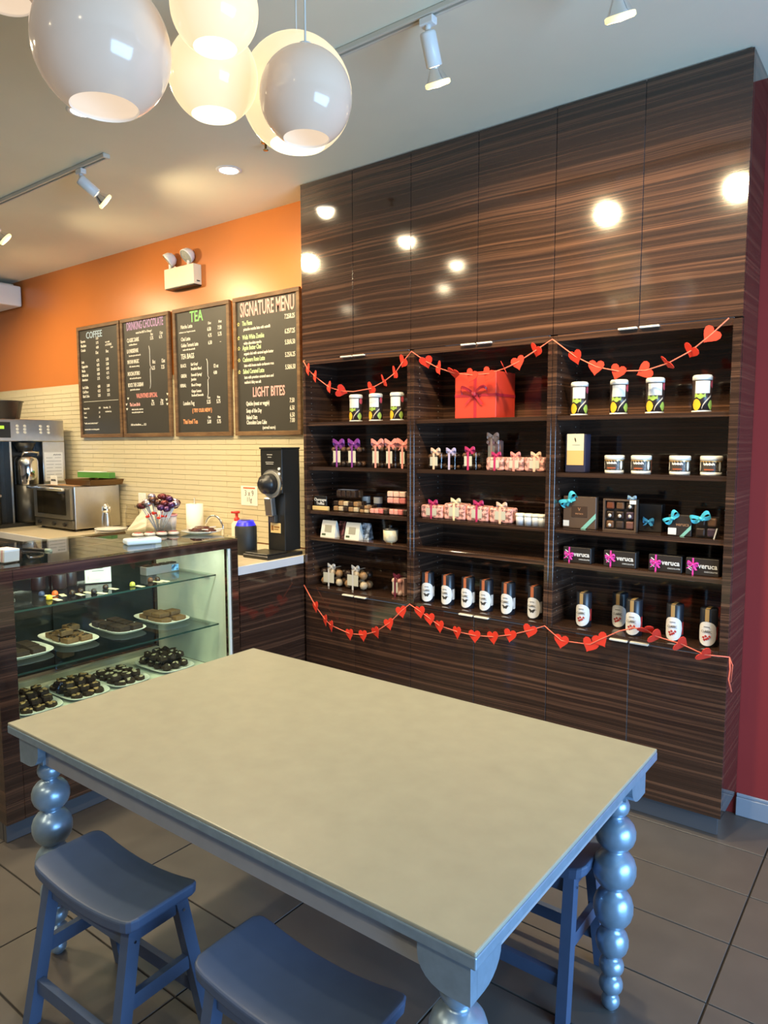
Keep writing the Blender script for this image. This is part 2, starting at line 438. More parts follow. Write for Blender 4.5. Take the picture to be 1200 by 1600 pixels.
# ------------------------------------------------------------------ globe pendants
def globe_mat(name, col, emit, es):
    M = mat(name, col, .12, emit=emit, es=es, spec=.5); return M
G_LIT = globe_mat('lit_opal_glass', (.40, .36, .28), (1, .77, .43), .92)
G_OFF = globe_mat('unlit_opal_glass_warm_glow', (.60, .46, .36), (1, .74, .54), .20)  # unlit, but weak warm emission stands in for light from neighbouring globes
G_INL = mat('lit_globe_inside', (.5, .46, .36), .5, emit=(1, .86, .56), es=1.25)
G_INO = mat('unlit_globe_inside_glow', (.62, .56, .48), .5, emit=(1, .84, .68), es=.38)  # emission painted in so the opening of an unlit globe looks lighter
M_CORD = mat('white_cord', (.62, .58, .50), .5)
def pendant(c, dia, lit, label):
    c = Vector(c); R = dia/2
    t = thing('globe_pendant', label, 'pendant lamp', c, 0, 'opal glass globe pendants above the table')
    n = 22; a0 = math.asin(.50)     # bottom opening
    prof = [(R*math.sin(a), -R*math.cos(a)) for a in [a0+(PI-a0)*i/n for i in range(n+1)]]
    obj('glass_globe', B().lathe(prof, n=48), G_LIT if lit else G_OFF, t)
    ri = R*.965
    prof = [(ri*math.sin(a), -ri*math.cos(a)) for a in [a0+(PI-a0)*i/14 for i in range(15)]]
    prof = [(R*math.sin(a0), -R*math.cos(a0))]+prof
    obj('inner_glass', B().lathe(prof, n=32), G_INL if lit else G_INO, t)
    obj('lamp_holder', B().cyl((0, 0, R*.45), .018, R*.5, 16), M_WHITE, t)
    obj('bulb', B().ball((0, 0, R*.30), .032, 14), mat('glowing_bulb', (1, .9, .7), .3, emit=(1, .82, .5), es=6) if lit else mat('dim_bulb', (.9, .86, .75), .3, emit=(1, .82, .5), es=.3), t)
    obj('ceiling_cap', B().lathe([(0, -.014), (.014, -.014), (.018, 0), (.018, .01), (0, .012)], (0, 0, R), 16), M_WHITE, t)
    obj('cord', B().tube([(0, 0, R+.01), (0, 0, CZ-c.z-.012)], .0028, 8), M_CORD, t)
    obj('canopy', B().lathe([(0, -.014), (.03, -.012), (.034, 0), (0, 0)], (0, 0, CZ-c.z), 20), M_WHITE, t)
    return t
def gpos(px, py, r, dia): return at(px, py, dia/2*F_PX/r)
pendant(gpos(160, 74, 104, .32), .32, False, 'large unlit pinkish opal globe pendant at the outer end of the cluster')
pendant(gpos(335, 13, 68, .20), .20, True, 'small lit opal globe pendant hung highest, overlapping the lit globe below it')
pendant(gpos(333, 118, 69, .24), .24, True, 'small lit opal globe pendant hanging below the highest lit globe')
pendant(gpos(464, 149, 86, .332), .332, True, 'large lit opal globe pendant half hidden behind a dim grey globe')
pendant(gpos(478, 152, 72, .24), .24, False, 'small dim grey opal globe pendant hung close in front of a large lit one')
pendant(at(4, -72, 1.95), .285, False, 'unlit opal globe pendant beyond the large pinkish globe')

# ------------------------------------------------------------------ track lights, downlights, ceiling fittings
TRK = 2.154
M_TRACK = mat('ivory_track', (.66, .62, .52), .4)
def track(xa, xb, label):
    t = thing('light_track', label, 'light track', ((xa+xb)/2, TRK, CZ))
    h = (xb-xa)/2
    obj('rail', B().span((-h, -.018, -.02), (h, -.006, -.001), .002), M_TRACK, t)
    obj('rail', B().span((-h, .006, -.02), (h, .018, -.001), .002), M_TRACK, t)
    obj('channel', B().span((-h, -.006, -.008), (h, .006, -.001)), mat('track_groove', (.20, .17, .12), .6), t)
    for s in (-1, 1): obj('end_cap', B().span((s*h-.008, -.02, -.022), (s*h+.008, .02, 0), .003), M_TRACK, t)
track(-2.02, 1.3, 'white ceiling light track in front of the tall cabinets')
track(-6.6, -3.42, 'white ceiling light track above the display case and coffee counter')
M_LENS = mat('warm_lamp_lens', (1, .9, .6), .3, emit=(1, .80, .40), es=14)
M_RIM = mat('warm_lamp_rim', (1, .9, .55), .3, emit=(1, .78, .32), es=1.3)
def track_spot(x, d, label, power, zoff=0, roll=0, y=TRK, lightsize=2.75):
    d = Vector(d).normalized()
    base = Vector((x, y, CZ-.022))
    t = thing('track_spotlight', label, 'spotlight', base, 0, 'ceiling track spotlights')
    obj('adapter', B().span((-.028, -.016, -.026), (.028, .016, 0), .003), M_WHITE, t)
    j = Vector((0, 0, -.045))
    obj('yoke', B().tube([(0, 0, -.02), (.0, 0, -.05)], .010, 10).tube([j+Vector((-.02, 0, -.005)), j+Vector((.02, 0, -.005))], .006, 8), M_WHITE, t)
    q = d.to_track_quat('Z', 'Y').to_matrix()
    def L(prof, M, name, n=28): return obj(name, B().lathe(prof, j+Vector((0, 0, -.01)), n, q), M, t)
    L([(0, -.010), (.024, -.010), (.028, -.003), (.028, .095), (.025, .097), (0, .097)], M_WHITE, 'lamp_body')
    L([(.018, .098), (.022, .108), (.036, .134), (.041, .142), (.041, .146)], M_CHROME, 'reflector')
    L([(.041, .141), (.045, .144), (.045, .155), (.040, .158)], M_RIM, 'rim')
    L([(.040, .154), (.022, .159), (0, .161)], M_LENS, 'lens')
    obj('slot', B().box((0, 0, 0), (.004, .002, .028)), M_BLACK, t, j+q@Vector((.0, -.028, .055)), q.to_euler())
    spot('spot_lamp', base+j+d*.195, d, power, lightsize, 1.0, WARM, .045)
    return t
track_spot(-1.447, (-.02, .45, -.88), 'white track spotlight by the globe pendants, aimed at the gift box cabinet', 110)
track_spot(-.80, (-.02, .45, -.88), 'white track spotlight aimed at the cabinet next to the red wall', 110)
track_spot(.35, (.0, .25, -.95), 'white track spotlight beyond the tall cabinets toward the storefront', 40)
track_spot(-3.66, (.28, .70, -.58), 'white track spotlight tilted toward the chalkboards', 62)
track_spot(-4.78, (.30, .66, -.66), 'white track spotlight above the coffee counter, next along the rail', 62)
track_spot(-5.8, (.1, .6, -.7), 'white track spotlight near the far end of the rail', 62)
M_DL = mat('downlight_lens', (1, 1, .95), .4, emit=(1, .93, .78), es=9)
def downlight(x, y, label, power=140, col=(1, .80, .50)):
    t = thing('recessed_downlight', label, 'ceiling light', (x, y, CZ), 0, 'recessed ceiling downlights')
    obj('trim_ring', B().lathe([(.050, -.001), (.052, -.005), (.066, -.004), (.070, -.0005)], n=32), M_WHITE, t)
    obj('lens', B().lathe([(0, -.003), (.051, -.003)], n=32), M_DL, t)
    spot('downlight_lamp', (x, y, CZ-.012), (0, 0, -1), power, 2.85, .7, col, .05)
downlight(-3.074, 1.83, 'round recessed downlight near the large pinkish globe')
downlight(-3.093, 2.68, 'round recessed downlight near the orange wall corner', 65)
downlight(-3.15, 1.02, 'round recessed downlight above the customer side of the display case')
downlight(-3.7, .35, 'round recessed downlight over the middle of the shop')
downlight(-5.1, .1, 'round recessed downlight over the far side of the shop')
downlight(-2.6, -1.2, 'added unseen fill downlight behind the table area')  # out of view, added as soft ambient fill
downlight(-.6, -1.0, 'added unseen fill downlight near the shop entrance')  # second unseen downlight, put in behind the camera for fill
downlight(-6.3, 2.2, 'round recessed downlight above the coffee machine', 140)
# sprinkler head
t = thing('sprinkler_head', 'small brass sprinkler head on the ceiling behind the globes', 'sprinkler', onZ(415, 222, CZ))
M_BRASS = mat('brass', (.65, .45, .20), .25, metal=1)
obj('escutcheon', B().lathe([(0, -.006), (.02, -.006), (.026, 0), (0, 0)], n=20), M_BRASS, t)
obj('nozzle', B().lathe([(0, -.04), (.012, -.04), (.014, -.037), (.006, -.034), (.006, -.006), (0, -.006)], n=16), M_BRASS, t)
# wall unit at the far end of the ceiling line
p = onY(31, 425, 3.25)
t = thing('air_unit', 'white louvered air unit mounted high on the orange wall', 'air conditioner', (p.x-.45, 3.0, 2.90))
obj('housing', B().span((-.45, -.08, -.01), (.45, .255, .17), .012, 2), M_WHITE, t)
for k in range(3): obj('louver', B().span((-.43, -.088, .01+k*.018), (.43, -.080, .022+k*.018), .001), M_WHITE, t)
obj('top_grille', B().span((-.42, -.07, .172), (.42, .2, .182)), M_TRACK, t)
# emergency light
p = onY(257, 447, WY-.07); q = onY(302, 416, WY-.07)
t = thing('emergency_light', 'white twin-head emergency light box on the orange wall', 'emergency light', ((p.x+q.x)/2, WY, (p.z+q.z)/2))
hw, hz = (q.x-p.x)/2, .068
obj('housing', B().span((-hw, -.07, -hz), (hw, -.001, hz), .004, 2), mat('ivory_plastic', (.74, .68, .52), .4), t)
obj('base_strip', B().span((-hw+.004, -.066, -hz-.006), (hw-.004, -.002, -hz-.0005)), M_BLACK, t)
obj('test_switch', B().span((hw, -.045, -hz+.02), (hw+.004, -.02, -hz+.026)), M_BLACK, t)
obj('indicator', B().cyl((-.07, -.045, hz), .006, .014, 10), M_WHITE, t)
for k, (dx, aim) in enumerate(((-.13, (-.5, -.6, -.62)), (.075, (-.12, -.75, -.62)))):
    d = Vector(aim).normalized(); qm = d.to_track_quat('Z', 'Y').to_matrix()
    hc = Vector((dx, -.05, hz+.065))
    hd = obj('lamp_head', B().lathe([(0, -.052), (.028, -.046), (.046, -.024), (.052, 0), (.053, .014), (.049, .014)], hc, 24, qm), M_WHITE, t)
    obj('lens', B().lathe([(.049, .010), (.03, .016), (0, .018)], hc, 24, qm), mat('ribbed_lens', (.38, .38, .33), .15, nscale=60, namt=.4), hd)
    obj('neck', B().cyl((dx, -.04, hz), .012, .035, 12), M_WHITE, hd)

# ------------------------------------------------------------------ menu chalkboards
M_SLATE = mat('chalkboard', (.040, .036, .028), .5, nscale=6, namt=.15)
def chalk(name, c): return mat(name, c, .9)
CW = chalk('white_chalk', (.80, .77, .66)); CBL = chalk('blue_chalk', (.42, .55, .66)); CLV = chalk('lavender_chalk', (.50, .32, .55))
CGR = chalk('green_chalk', (.30, .68, .22)); CPK = chalk('pink_chalk', (.82, .42, .38)); COR = chalk('orange_chalk', (.90, .38, .16)); CLG = chalk('pale_green_chalk', (.60, .75, .42)); CYE = chalk('yellow_chalk', (.80, .72, .25)); CRD = chalk('red_chalk', (.75, .28, .24))
BW, BH, BT = .612, .905, .022
def board(xc, label, lines, extra=None):
    t = thing('menu_chalkboard', label, 'chalkboard', (xc, WY-.011, 1.706), 0, 'framed chalkboard menus on the wall')
    f = .028
    obj('slate', B().span((-BW/2+.01, -.010, .01), (BW/2-.01, -.002, BH-.01)), M_SLATE, t)
    for s in (-1, 1):
        obj('frame_stile', B().span((s*(BW/2-f/2)-f/2, -BT, f), (s*(BW/2-f/2)+f/2, 0, BH-f), .002), OAKF, t)
        zc = f/2 if s < 0 else BH-f/2
        obj('frame_rail', B().span((-BW/2, -BT, zc-f/2), (BW/2, 0, zc+f/2), .002), OAKF, t)
    for (u, v, h, s, M, al, sx) in lines:
        text('lettering', s, h/.70, M, t, ((u-.5)*BW, -.0108, BH*(1-v)), align=al, sx=sx, bold=h*.02)
    if extra: extra(t)
    return t
def brace(t, u, v0, v1):
    P = []
    for k in range(21):
        q = k/20; z = BH*(1-(v0+(v1-v0)*q)); e = min(q, 1-q)*2
        bul = .010*min(1, e*6)+(.012 if abs(q-.5) < .03 else 0)
        P.append(((u-.5)*BW+bul, -.0115, z))
    obj('chalk_brace', B().tube(P, .0022, 5), CW, t)
L_, C_, R_ = 'LEFT', 'CENTER', 'RIGHT'
b1 = [(.40, .085, .052, 'COFFEE', CBL, C_, .92)]
for v, n, a in ((.130, 'Espresso', '3.25'), (.170, 'Macchiato', '3.75'), (.210, 'Cortado', '4.00')):
    b1 += [(.07, v, .022, n, CW, L_, .62), (.44, v-.01, .020, a, CW, L_, .75)]
b1 += [(.66, .165, .013, 'try it with', CW, L_, .8), (.66, .190, .017, 'a COOKIE', CW, L_, .8), (.78, .216, .012, '$1.00', CW, L_, .8), (.42, .245, .024, '12oz', CW, L_, .6), (.66, .245, .024, '16oz', CW, L_, .6)]
for v, n, a, c in ((.315, 'Latte', '4.75', '5.50'), (.355, 'Cappuccino', '4.75', '5.50'), (.395, 'Mocha', '5.25', '6.00'), (.435, 'Cafe au Lait', '4.00', '4.75'), (.475, 'Americano', '3.75', '4.25'), (.545, 'Iced Coffee', '4.00', '5.00'), (.585, 'Cold Brew', '4.25', '5.25'), (.625, 'Black Coffee', '3.25', '3.75')):
    b1 += [(.07, v, .022, n, CW, L_, .62), (.44, v, .022, a, CW, L_, .7), (.66, v, .022, c, CW, L_, .7)]
b1 += [(.08, .735, .015, 'Espresso Shot', CW, L_, .7), (.44, .735, .015, '1.00', CW, L_, .8), (.56, .735, .015, 'Non-dairy   .75', CW, L_, .75), (.08, .775, .015, 'Decaf', CW, L_, .7), (.44, .775, .015, '.50', CW, L_, .8), (.60, .770, .013, 'oat, almond, soy', CW, L_, .7),
       (.08, .815, .015, 'Flavors', CW, L_, .7), (.44, .815, .015, '.75', CW, L_, .8), (.08, .87, .013, '* vanilla, caramel, hazelnut, lavender *', CW, L_, .72), (.08, .925, .013, 'sweetened with our own house ganache', CW, L_, .72)]
def b1x(t): obj('chalk_rule', B().span((-.25, -.0112, BH*.325), (.25, -.0102, BH*.325+.003)), CW, t)
xs = [-5.365, -4.735, -4.075, -3.425]
board(xs[0], 'framed chalkboard menu headed COFFEE in blue chalk', b1, b1x)
b2 = [(.50, .070, .062, 'DRINKING CHOCOLATE', CLV, C_, .47), (.48, .130, .016, 'voted the BEST in Chicago!', CW, C_, .8),
      (.12, .185, .030, 'CLASSIC DARK', CW, L_, .55), (.16, .222, .013, 'traditional flavour', CW, L_, .8), (.62, .160, .020, '8oz', CW, L_, .7), (.80, .160, .020, '12oz', CW, L_, .7), (.61, .192, .024, '5.75', CW, L_, .65), (.79, .192, .024, '6.75', CW, L_, .65)]
for v, n, s_ in ((.275, 'LA PARISIENNE', 'luxurious pure and smooth'), (.365, 'MAYAN MAGIC', 'chili, cinnamon, nutmeg'), (.465, "MOCHA D'ORO", 'dark mocha with espresso'), (.560, 'ROCK THE CASBAH', 'spiced with cardamom')):
    b2 += [(.11, v, .030, n, CW, L_, .52), (.15, v+.038, .013, s_, CW, L_, .75)]
b2 += [(.64, .385, .028, '8oz', CW, L_, .6), (.82, .385, .028, '12oz', CW, L_, .55), (.62, .435, .028, '6.25', CW, L_, .6), (.81, .435, .028, '7.25', CW, L_, .6),
       (.50, .655, .034, 'VALENTINES SPECIAL', CRD, C_, .58), (.13, .725, .026, 'The Love Birds', CPK, L_, .6), (.60, .700, .016, '8oz', CW, L_, .7), (.78, .700, .016, '12oz', CW, L_, .7), (.59, .728, .024, '6.75', CW, L_, .65), (.77, .728, .024, '7.75', CW, L_, .65),
       (.17, .765, .012, 'white chocolate, raspberry', CW, L_, .8), (.17, .790, .012, 'rose petals and pink cream', CW, L_, .8), (.14, .895, .016, 'Add marshmallows ........ 0.25', CW, L_, .75)]
def b2x(t):
    brace(t, .575, .25, .60)
    for (u, v) in ((.10, .67), (.06, .72), (.07, .76), (.92, .655), (.90, .70), (.91, .735)):
        obj('chalk_heart', B().prism([(0, -.010), (.011, .003), (.008, .009), (.0, .005), (-.008, .009), (-.011, .003)], .001, Matrix.Translation(((u-.5)*BW, -.0115, BH*(1-v)))), CW, t)
board(xs[1], 'framed chalkboard menu headed DRINKING CHOCOLATE in lavender chalk', b2, b2x)
b3 = [(.42, .080, .075, 'TEA', CGR, C_, .75), (.62, .145, .018, '12oz', CW, L_, .7), (.80, .145, .018, '16oz', CW, L_, .7), (.13, .145, .026, 'Matcha Latte', CW, L_, .68), (.10, .185, .012, 'cardamom rose / tangerine turmeric', CW, L_, .72),
      (.61, .190, .025, '6.50', CW, L_, .65), (.79, .190, .025, '7.50', CW, L_, .65), (.13, .240, .026, 'Chai Latte', CW, L_, .68), (.62, .238, .025, '4.75', CW, L_, .65), (.79, .238, .025, '5.75', CW, L_, .65),
      (.13, .288, .026, 'Golden Turmeric Latte', CW, L_, .55), (.62, .292, .025, '6.50', CW, L_, .65), (.82, .292, .02, '--', CW, L_, .8), (.16, .322, .013, 'made with almond milk', CW, L_, .78), (.12, .375, .036, 'TEA BAGS', CW, L_, .65),
      (.11, .445, .024, 'BLACK:', CW, L_, .58), (.30, .440, .020, 'Earl Grey/', CW, L_, .65), (.30, .475, .020, 'Breakfast Blend', CW, L_, .65), (.11, .525, .024, 'GREEN:', CW, L_, .58), (.30, .522, .020, 'Emerald Spring/', CW, L_, .65), (.30, .556, .020, 'Jasmine', CW, L_, .65),
      (.09, .600, .024, 'HERBAL:', CW, L_, .55), (.30, .600, .020, 'Blood Orange', CW, L_, .65), (.30, .648, .020, 'Ginger Lemon', CW, L_, .65), (.30, .680, .017, 'Rooibos/Chamomile', CW, L_, .65), (.70, .470, .025, '12 oz', CW, L_, .65), (.70, .520, .023, '4.00', CW, L_, .65),
      (.14, .740, .028, 'London Fog', CW, L_, .65), (.58, .705, .016, '12oz', CW, L_, .7), (.75, .705, .016, '16oz', CW, L_, .7), (.57, .738, .026, '5.25', CW, L_, .65), (.74, .738, .026, '5.75', CW, L_, .65),
      (.48, .800, .026, '{ TRY OUR NEW }', COR, C_, .72), (.13, .885, .032, 'Thai Iced Tea', COR, L_, .65), (.58, .855, .016, '12oz', CW, L_, .7), (.75, .855, .016, '16oz', CW, L_, .7), (.57, .890, .026, '5.00', CW, L_, .65), (.74, .890, .026, '5.75', CW, L_, .65)]
board(xs[2], 'framed chalkboard menu headed TEA in green chalk', b3, lambda t: brace(t, .585, .41, .70))
b4 = [(.51, .098, .090, 'SIGNATURE MENU', CPK, C_, .465)]
for v, n, M, pr, ds in ((.190, 'The Fiona', CLG, '7.25/8.25', ['pistachio matcha latte with oatmilk']), (.290, 'Wells White Zombie', CLG, '6.25/7.25', ['white chocolate mocha']), (.365, 'Apple Butter Chai', CLG, '5.50/6.50', ['organic chai with caramel apple butter']),
                        (.450, 'Cashmere Rose Latte', CLG, '5.25/6.25', ['latte with house made cardamom rose']), (.535, 'Salted Caramel Latte', CLG, '5.50/6.50', ['latte with premium caramel sauce and', 'maldon\'s flaky sea salt'])):
    b4 += [(.13, v, .030, n, M, L_, .56), (.92, v-.005, .029, pr, CW, R_, .58)]
    for k, d_ in enumerate(ds): b4.append((.15, v+.042+.036*k, .019, d_, CW, L_, .66))
b4 += [(.52, .690, .062, 'LIGHT BITES', CPK, C_, .62)]
for v, n, pr in ((.768, 'Quiche (meat or veggie)', '7.50'), (.820, 'Soup of the Day', '6.50'), (.868, 'Baked Oats', '6.50'), (.905, 'Chocolate Lava Cake', '7.00')):
    b4 += [(.17, v, .027, n, CW, L_, .58), (.90, v-.008, .028, pr, CW, R_, .62)]
b4.append((.42, .944, .021, '(served warm)', CW, L_, .68))
def b4x(t):
    for v in (.190, .290, .365, .450, .535):
        P = [((.072-.5)*BW+.013*math.sin(2*PI*k/10)*(1 if k % 2 == 0 else .45), -.0112, BH*(1-v)+.013*math.cos(2*PI*k/10)*(1 if k % 2 == 0 else .45)) for k in range(11)]
        obj('chalk_star', B().tube(P, .0018, 5), CYE, t)
board(xs[3], 'framed chalkboard menu headed SIGNATURE MENU in pink chalk, beside the tall cabinets', b4, b4x)

# ------------------------------------------------------------------ back counter
CTZ = .985
M_CTR = mat('cream_worktop', (.58, .50, .36), .3, nscale=25, namt=.06)
M_CEDGE = mat('white_worktop_edge', (.66, .66, .68), .35)
CX1, CY0 = -2.945, 2.52
t = thing('worktop', 'cream worktop running along the tiled wall behind the display case', 'countertop', (0, 0, CTZ))
obj('top', B().span((-7.6, CY0+.012, -.045), (CX1-.012, WY-.012, 0), .002), M_CTR, t)
obj('edge_band', B().span((CX1-.0115, CY0, -.047), (CX1, 3.066, -.0005), .001), M_CEDGE, t)
obj('edge_band', B().span((-7.6, CY0, -.047), (CX1-.012, CY0+.0115, -.0005), .001), M_CEDGE, t)
n = 0
for a, b, lb in ((-4.3, CX1-.01, 'dark veneer base cabinet whose end panel meets the tall cabinets'), (-5.9, -4.3, 'dark veneer base cabinet under the oven'), (-7.6, -5.9, 'dark veneer base cabinet under the coffee brewer')):
    t = thing('base_cabinet', lb, 'cabinet', ((a+b)/2, CY0+.03, 0), 0, 'base cabinets under the worktop')
    h = (b-a)/2-.001
    obj('body', B().span((-h, .022, TOE), (h, WY-.012-CY0-.03, CTZ-.048)), EBONY, t)
    obj('toe_kick', B().span((-h, .07, .001), (h, .09, TOE)), MATS['grey_toe_kick'], t)
    for s in (-1, 1):
        d = obj('door', B().span((min(0, s*h)+.002, 0, TOE), (max(0, s*h)-.002, .02, CTZ-.052), .001), EBONY, t)
        obj('handle', hm, None, d, (s*.06, -.002, CTZ-.07))

# ------------------------------------------------------------------ display case
DX1, DX0, DY0, DY1, DZT = -2.90, -3.64, 1.265, 2.517, 1.150
DECK = .43
M_CASEW = mat('case_white_laminate', (.66, .68, .60), .35, nscale=4, namt=.06)
t = thing('display_case', 'dark veneer glass display case full of chocolates and brownies', 'display case', (DX1, DY0, 0))
LY, LX = DY1-DY0, DX0-DX1
def P(name, a, b, M=EBONY, par=None, bev=.0015): return obj(name, B().span(a, b, bev), M, par or t)
P('post', (-.075, 0, TOE), (0, .075, DZT)); P('post', (-.06, LY-.045, TOE), (0, LY, DZT))
P('post', (LX, 0, TOE), (LX+.05, .05, DZT)); P('post', (LX, LY-.045, TOE), (LX+.05, LY, DZT))
P('top_rail', (-.06, .0755, DZT-.048), (0, LY-.0455, DZT)); P('top_rail', (LX, .051, DZT-.048), (LX+.04, LY-.0455, DZT))
P('top_rail', (LX+.051, 0, DZT-.048), (-.0755, .05, DZT)); P('top_rail', (LX+.051, LY-.045, DZT-.048), (-.0605, LY, DZT))
P('side_panel', (LX+.05, .012, TOE), (-.076, .03, DZT-.049)); P('side_panel', (LX+.05, LY-.02, TOE), (-.061, LY-.001, DZT-.049))
P('liner_panel', (LX+.051, LY-.030, DECK), (-.020, LY-.0205, DZT-.049), M_CASEW)
P('liner_trim', (-.020, LY-.062, DECK), (-.008, LY-.0455, DZT-.049), mat('white_corner_trim', (.80, .82, .76), .4))
P('front_panel', (-.022, .076, TOE), (-.002, LY-.046, DECK-.012))
P('toe_kick', (-.08, .02, .001), (-.055, LY, TOE+.003), MATS['grey_toe_kick']); P('toe_kick', (LX+.06, .02, .001), (-.085, .035, TOE), MATS['grey_toe_kick'])
P('deck', (LX+.052, .031, DECK-.02), (-.024, LY-.031, DECK), M_CASEW)
P('deck_back_rail', (LX+.055, .05, DECK+.0005), (LX+.085, LY-.05, DECK+.03), mat('aluminium_rail', (.55, .56, .52), .35, metal=.7))
for k, (a, b, dx) in enumerate(((.052, LY/2+.03, .012), (LY/2-.03, LY-.047, .026))):
    P('sliding_door', (LX+dx, a, DECK+.035), (LX+dx+.008, b, DZT-.05), mat('smoked_sliding_glass', (.018, .020, .018), .08))
P('front_glass', (-.012, .0755, DECK-.011), (-.006, LY-.064, DZT-.049), GLASS, bev=0)
P('top_glass', (LX+.002, .002, DZT+.0005), (-.002, LY-.002, DZT+.0085), clear('polished_glass_top', (.86, .90, .86), ior=1.85), bev=0)
tube_ = obj('assumed_case_light', B().tube([(-.072, .09, DZT-.030), (-.072, LY-.09, DZT-.030)], .008, 10), mat('assumed_tube_glow', (.9, .95, .9), .4, emit=(.92, 1, .84), es=2.0), t)  # assumed glowing tube, not seen, added to brighten the case interior
area('assumed_case_tube_light', (DX1-.082, (DY0+DY1)/2, DZT-.042), (0, .5, 0), .02, LY-.2, 3.2, (.92, 1, .80))  # light of the assumed tube, added for the lit white liner
SH1, SH2 = .945, .675
for z, x1 in ((SH1, -.150), (SH2, -.135)):
    s_ = P('glass_shelf', (-.56, .035, z-.008), (x1, LY-.031, z), GLASS, bev=0)
    obj('front_edge', B().span((x1+.0003, .035, z-.008), (x1+.0022, LY-.031, z)), GLASSE, s_)
    for yy in (.033, LY-.045): obj('shelf_bracket', B().span((-.5, yy, z-.018), (-.2, yy+.012, z-.009)), MATS['aluminium_rail'], s_)

# ------------------------------------------------------------------ more mesh helpers
def arc(b, r, z0, z1, a0, a1, n=12, th=.0008, shape=None, c=(0, 0)):
    """curved label on a cylinder; angle 0 faces -Y; shape(u)->(z0,z1) optional"""
    L, R, L2, R2 = [], [], [], []
    for i in range(n+1):
        u = i/n; a = math.radians(a0+(a1-a0)*u)
        za, zb = shape(u) if shape else (z0, z1)
        x, y = math.sin(a), -math.cos(a)
        L.append((c[0]+x*(r+th), c[1]+y*(r+th), za)); R.append((c[0]+x*(r+th), c[1]+y*(r+th), zb))
    b.quadstrip(L, R); return b
def bow(size, tails=1.0, n=10, wf=.27):
    """ribbon bow facing -Y: two loops, knot, two tails"""
    b = B(); w = size*wf
    for s in (-1, 1):
        P = [(s*size*.5*math.sin(PI*k/n)*(1 if k < n else 1), -size*.10*math.sin(2*PI*k/n)-.002, size*.28*math.sin(2*PI*k/n)*.55+size*.10*math.sin(PI*k/n)) for k in range(n+1)]
        b.quadstrip([(x, y, z-w/2) for x, y, z in P], [(x, y-.001, z+w/2) for x, y, z in P])
        T = [(s*size*.42*q*tails, -.003-.002*q, -size*.48*q*tails) for q in (0, .33, .66, 1)]
        b.quadstrip([(x-w*.45, y, z) for x, y, z in T], [(x+w*.45, y, z+w*.3) for x, y, z in T])
    b.ball((0, -.004, 0), size*.10, 8)
    return b
_mc = {}
def cached(key, fn):
    if key not in _mc: _mc[key] = fn().mesh(key)
    return _mc[key]
def blob(r, seed, n=7, jag=.35, sz=.7):
    """rough chunk"""
    rnd = random.Random(seed); b = B(); b.ball((0, 0, r*sz), r, n, sz=sz)
    for v in b.bm.verts:
        k = 1+rnd.uniform(-jag, jag); v.co.x *= k; v.co.y *= 1+rnd.uniform(-jag, jag); v.co.z = max(0, v.co.z*(1+rnd.uniform(-jag, jag)*.6))
    for f in b.bm.faces: f.smooth = False
    return b

# ------------------------------------------------------------------ things on the worktop
def px_mat(name, c, r=.5, **k): return mat(name, c, r, **k)
# coffee brewer facing the display case (front plane faces +X)
t = thing('coffee_brewer', 'tall stainless twin coffee brewer with button panel and black hopper', 'coffee machine', (-5.86, 2.72, CTZ))
DK = mat('brewer_dark', (.02, .02, .018), .35)
obj('body', B().span((-.45, -.42, .02), (-.16, .50, .69), .004), M_STEEL, t)
obj('header', B().span((-.1595, -.42, .69), (0, .475, .87), .006, 2), M_STEEL, t)
obj('header_back', B().span((-.45, -.42, .6905), (-.16, .475, .868), .004), M_STEEL, t)
obj('column', B().span((-.1595, .285, .02), (-.002, .475, .6895), .003), M_STEEL, t)
obj('niche', B().span((-.159, -.42, .03), (-.12, .284, .6895)), DK, t)
obj('divider', B().span((-.1595, .02, .02), (-.01, .035, .689)), M_STEEL, t)
obj('drip_base', B().span((-.1595, -.42, .0), (.03, .284, .03), .004), DK, t)
for yy in (.085, .145, .275, .34):
    for k in range(3): obj('button', B().cyl((.0, yy, .815-k*.026), .0105, .006, 12, (0, PI/2, 0)), mat('ivory_button', (.85, .80, .66), .4), t)
dp_ = obj('display_panel', B().span((.0, -.12, .72), (.004, .03, .845), .001), DK, t)
obj('screen', B().span((.004, -.07, .79), (.0055, -.02, .815)), mat('green_screen', (.3, .5, .05), .4, emit=(.55, .8, .05), es=.8), dp_)
ur = obj('urn', B().lathe([(0, .335), (.085, .335), (.09, .345), (.09, .53), (.08, .56), (.06, .57), (0, .575)], (-.03, .16, 0), 32), M_CHROME, t)
obj('urn_base', B().lathe([(0, .03), (.09, .03), (.095, .05), (.09, .334), (0, .334)], (-.03, .16, 0), 28), DK, ur)
obj('urn_handle', B().tube([(.03, .09, .575), (.05, .10, .60), (.06, .16, .605), (.05, .22, .60), (.03, .23, .575)], .008, 8), M_CHROME, ur)
obj('brew_funnel', B().lathe([(0, .60), (.05, .60), (.085, .68), (0, .68)], (-.045, .16, 0), 24), DK, t)
obj('urn_base', B().lathe([(0, .03), (.09, .03), (.095, .05), (.09, .52), (0, .54)], (-.03, -.16, 0), 28), DK, t)
obj('tap', B().tube([(.06, -.16, .25), (.11, -.16, .25), (.115, -.16, .20)], .012, 8).box((.10, -.16, .265), (.03, .09, .018), .003), M_STEEL, t)
nt_ = obj('notice', B().span((-.0005, .295, .36), (.0008, .455, .60)), M_PAPER, t)
for k in range(7): obj('print_line', B().span((.001, .31, .385+k*.028), (.0014, .365+.01*(k % 3), .388+k*.028)).span((.001, .385, .385+k*.028), (.0014, .44, .388+k*.028)), mat('grey_print', (.22, .22, .20), .8), nt_)
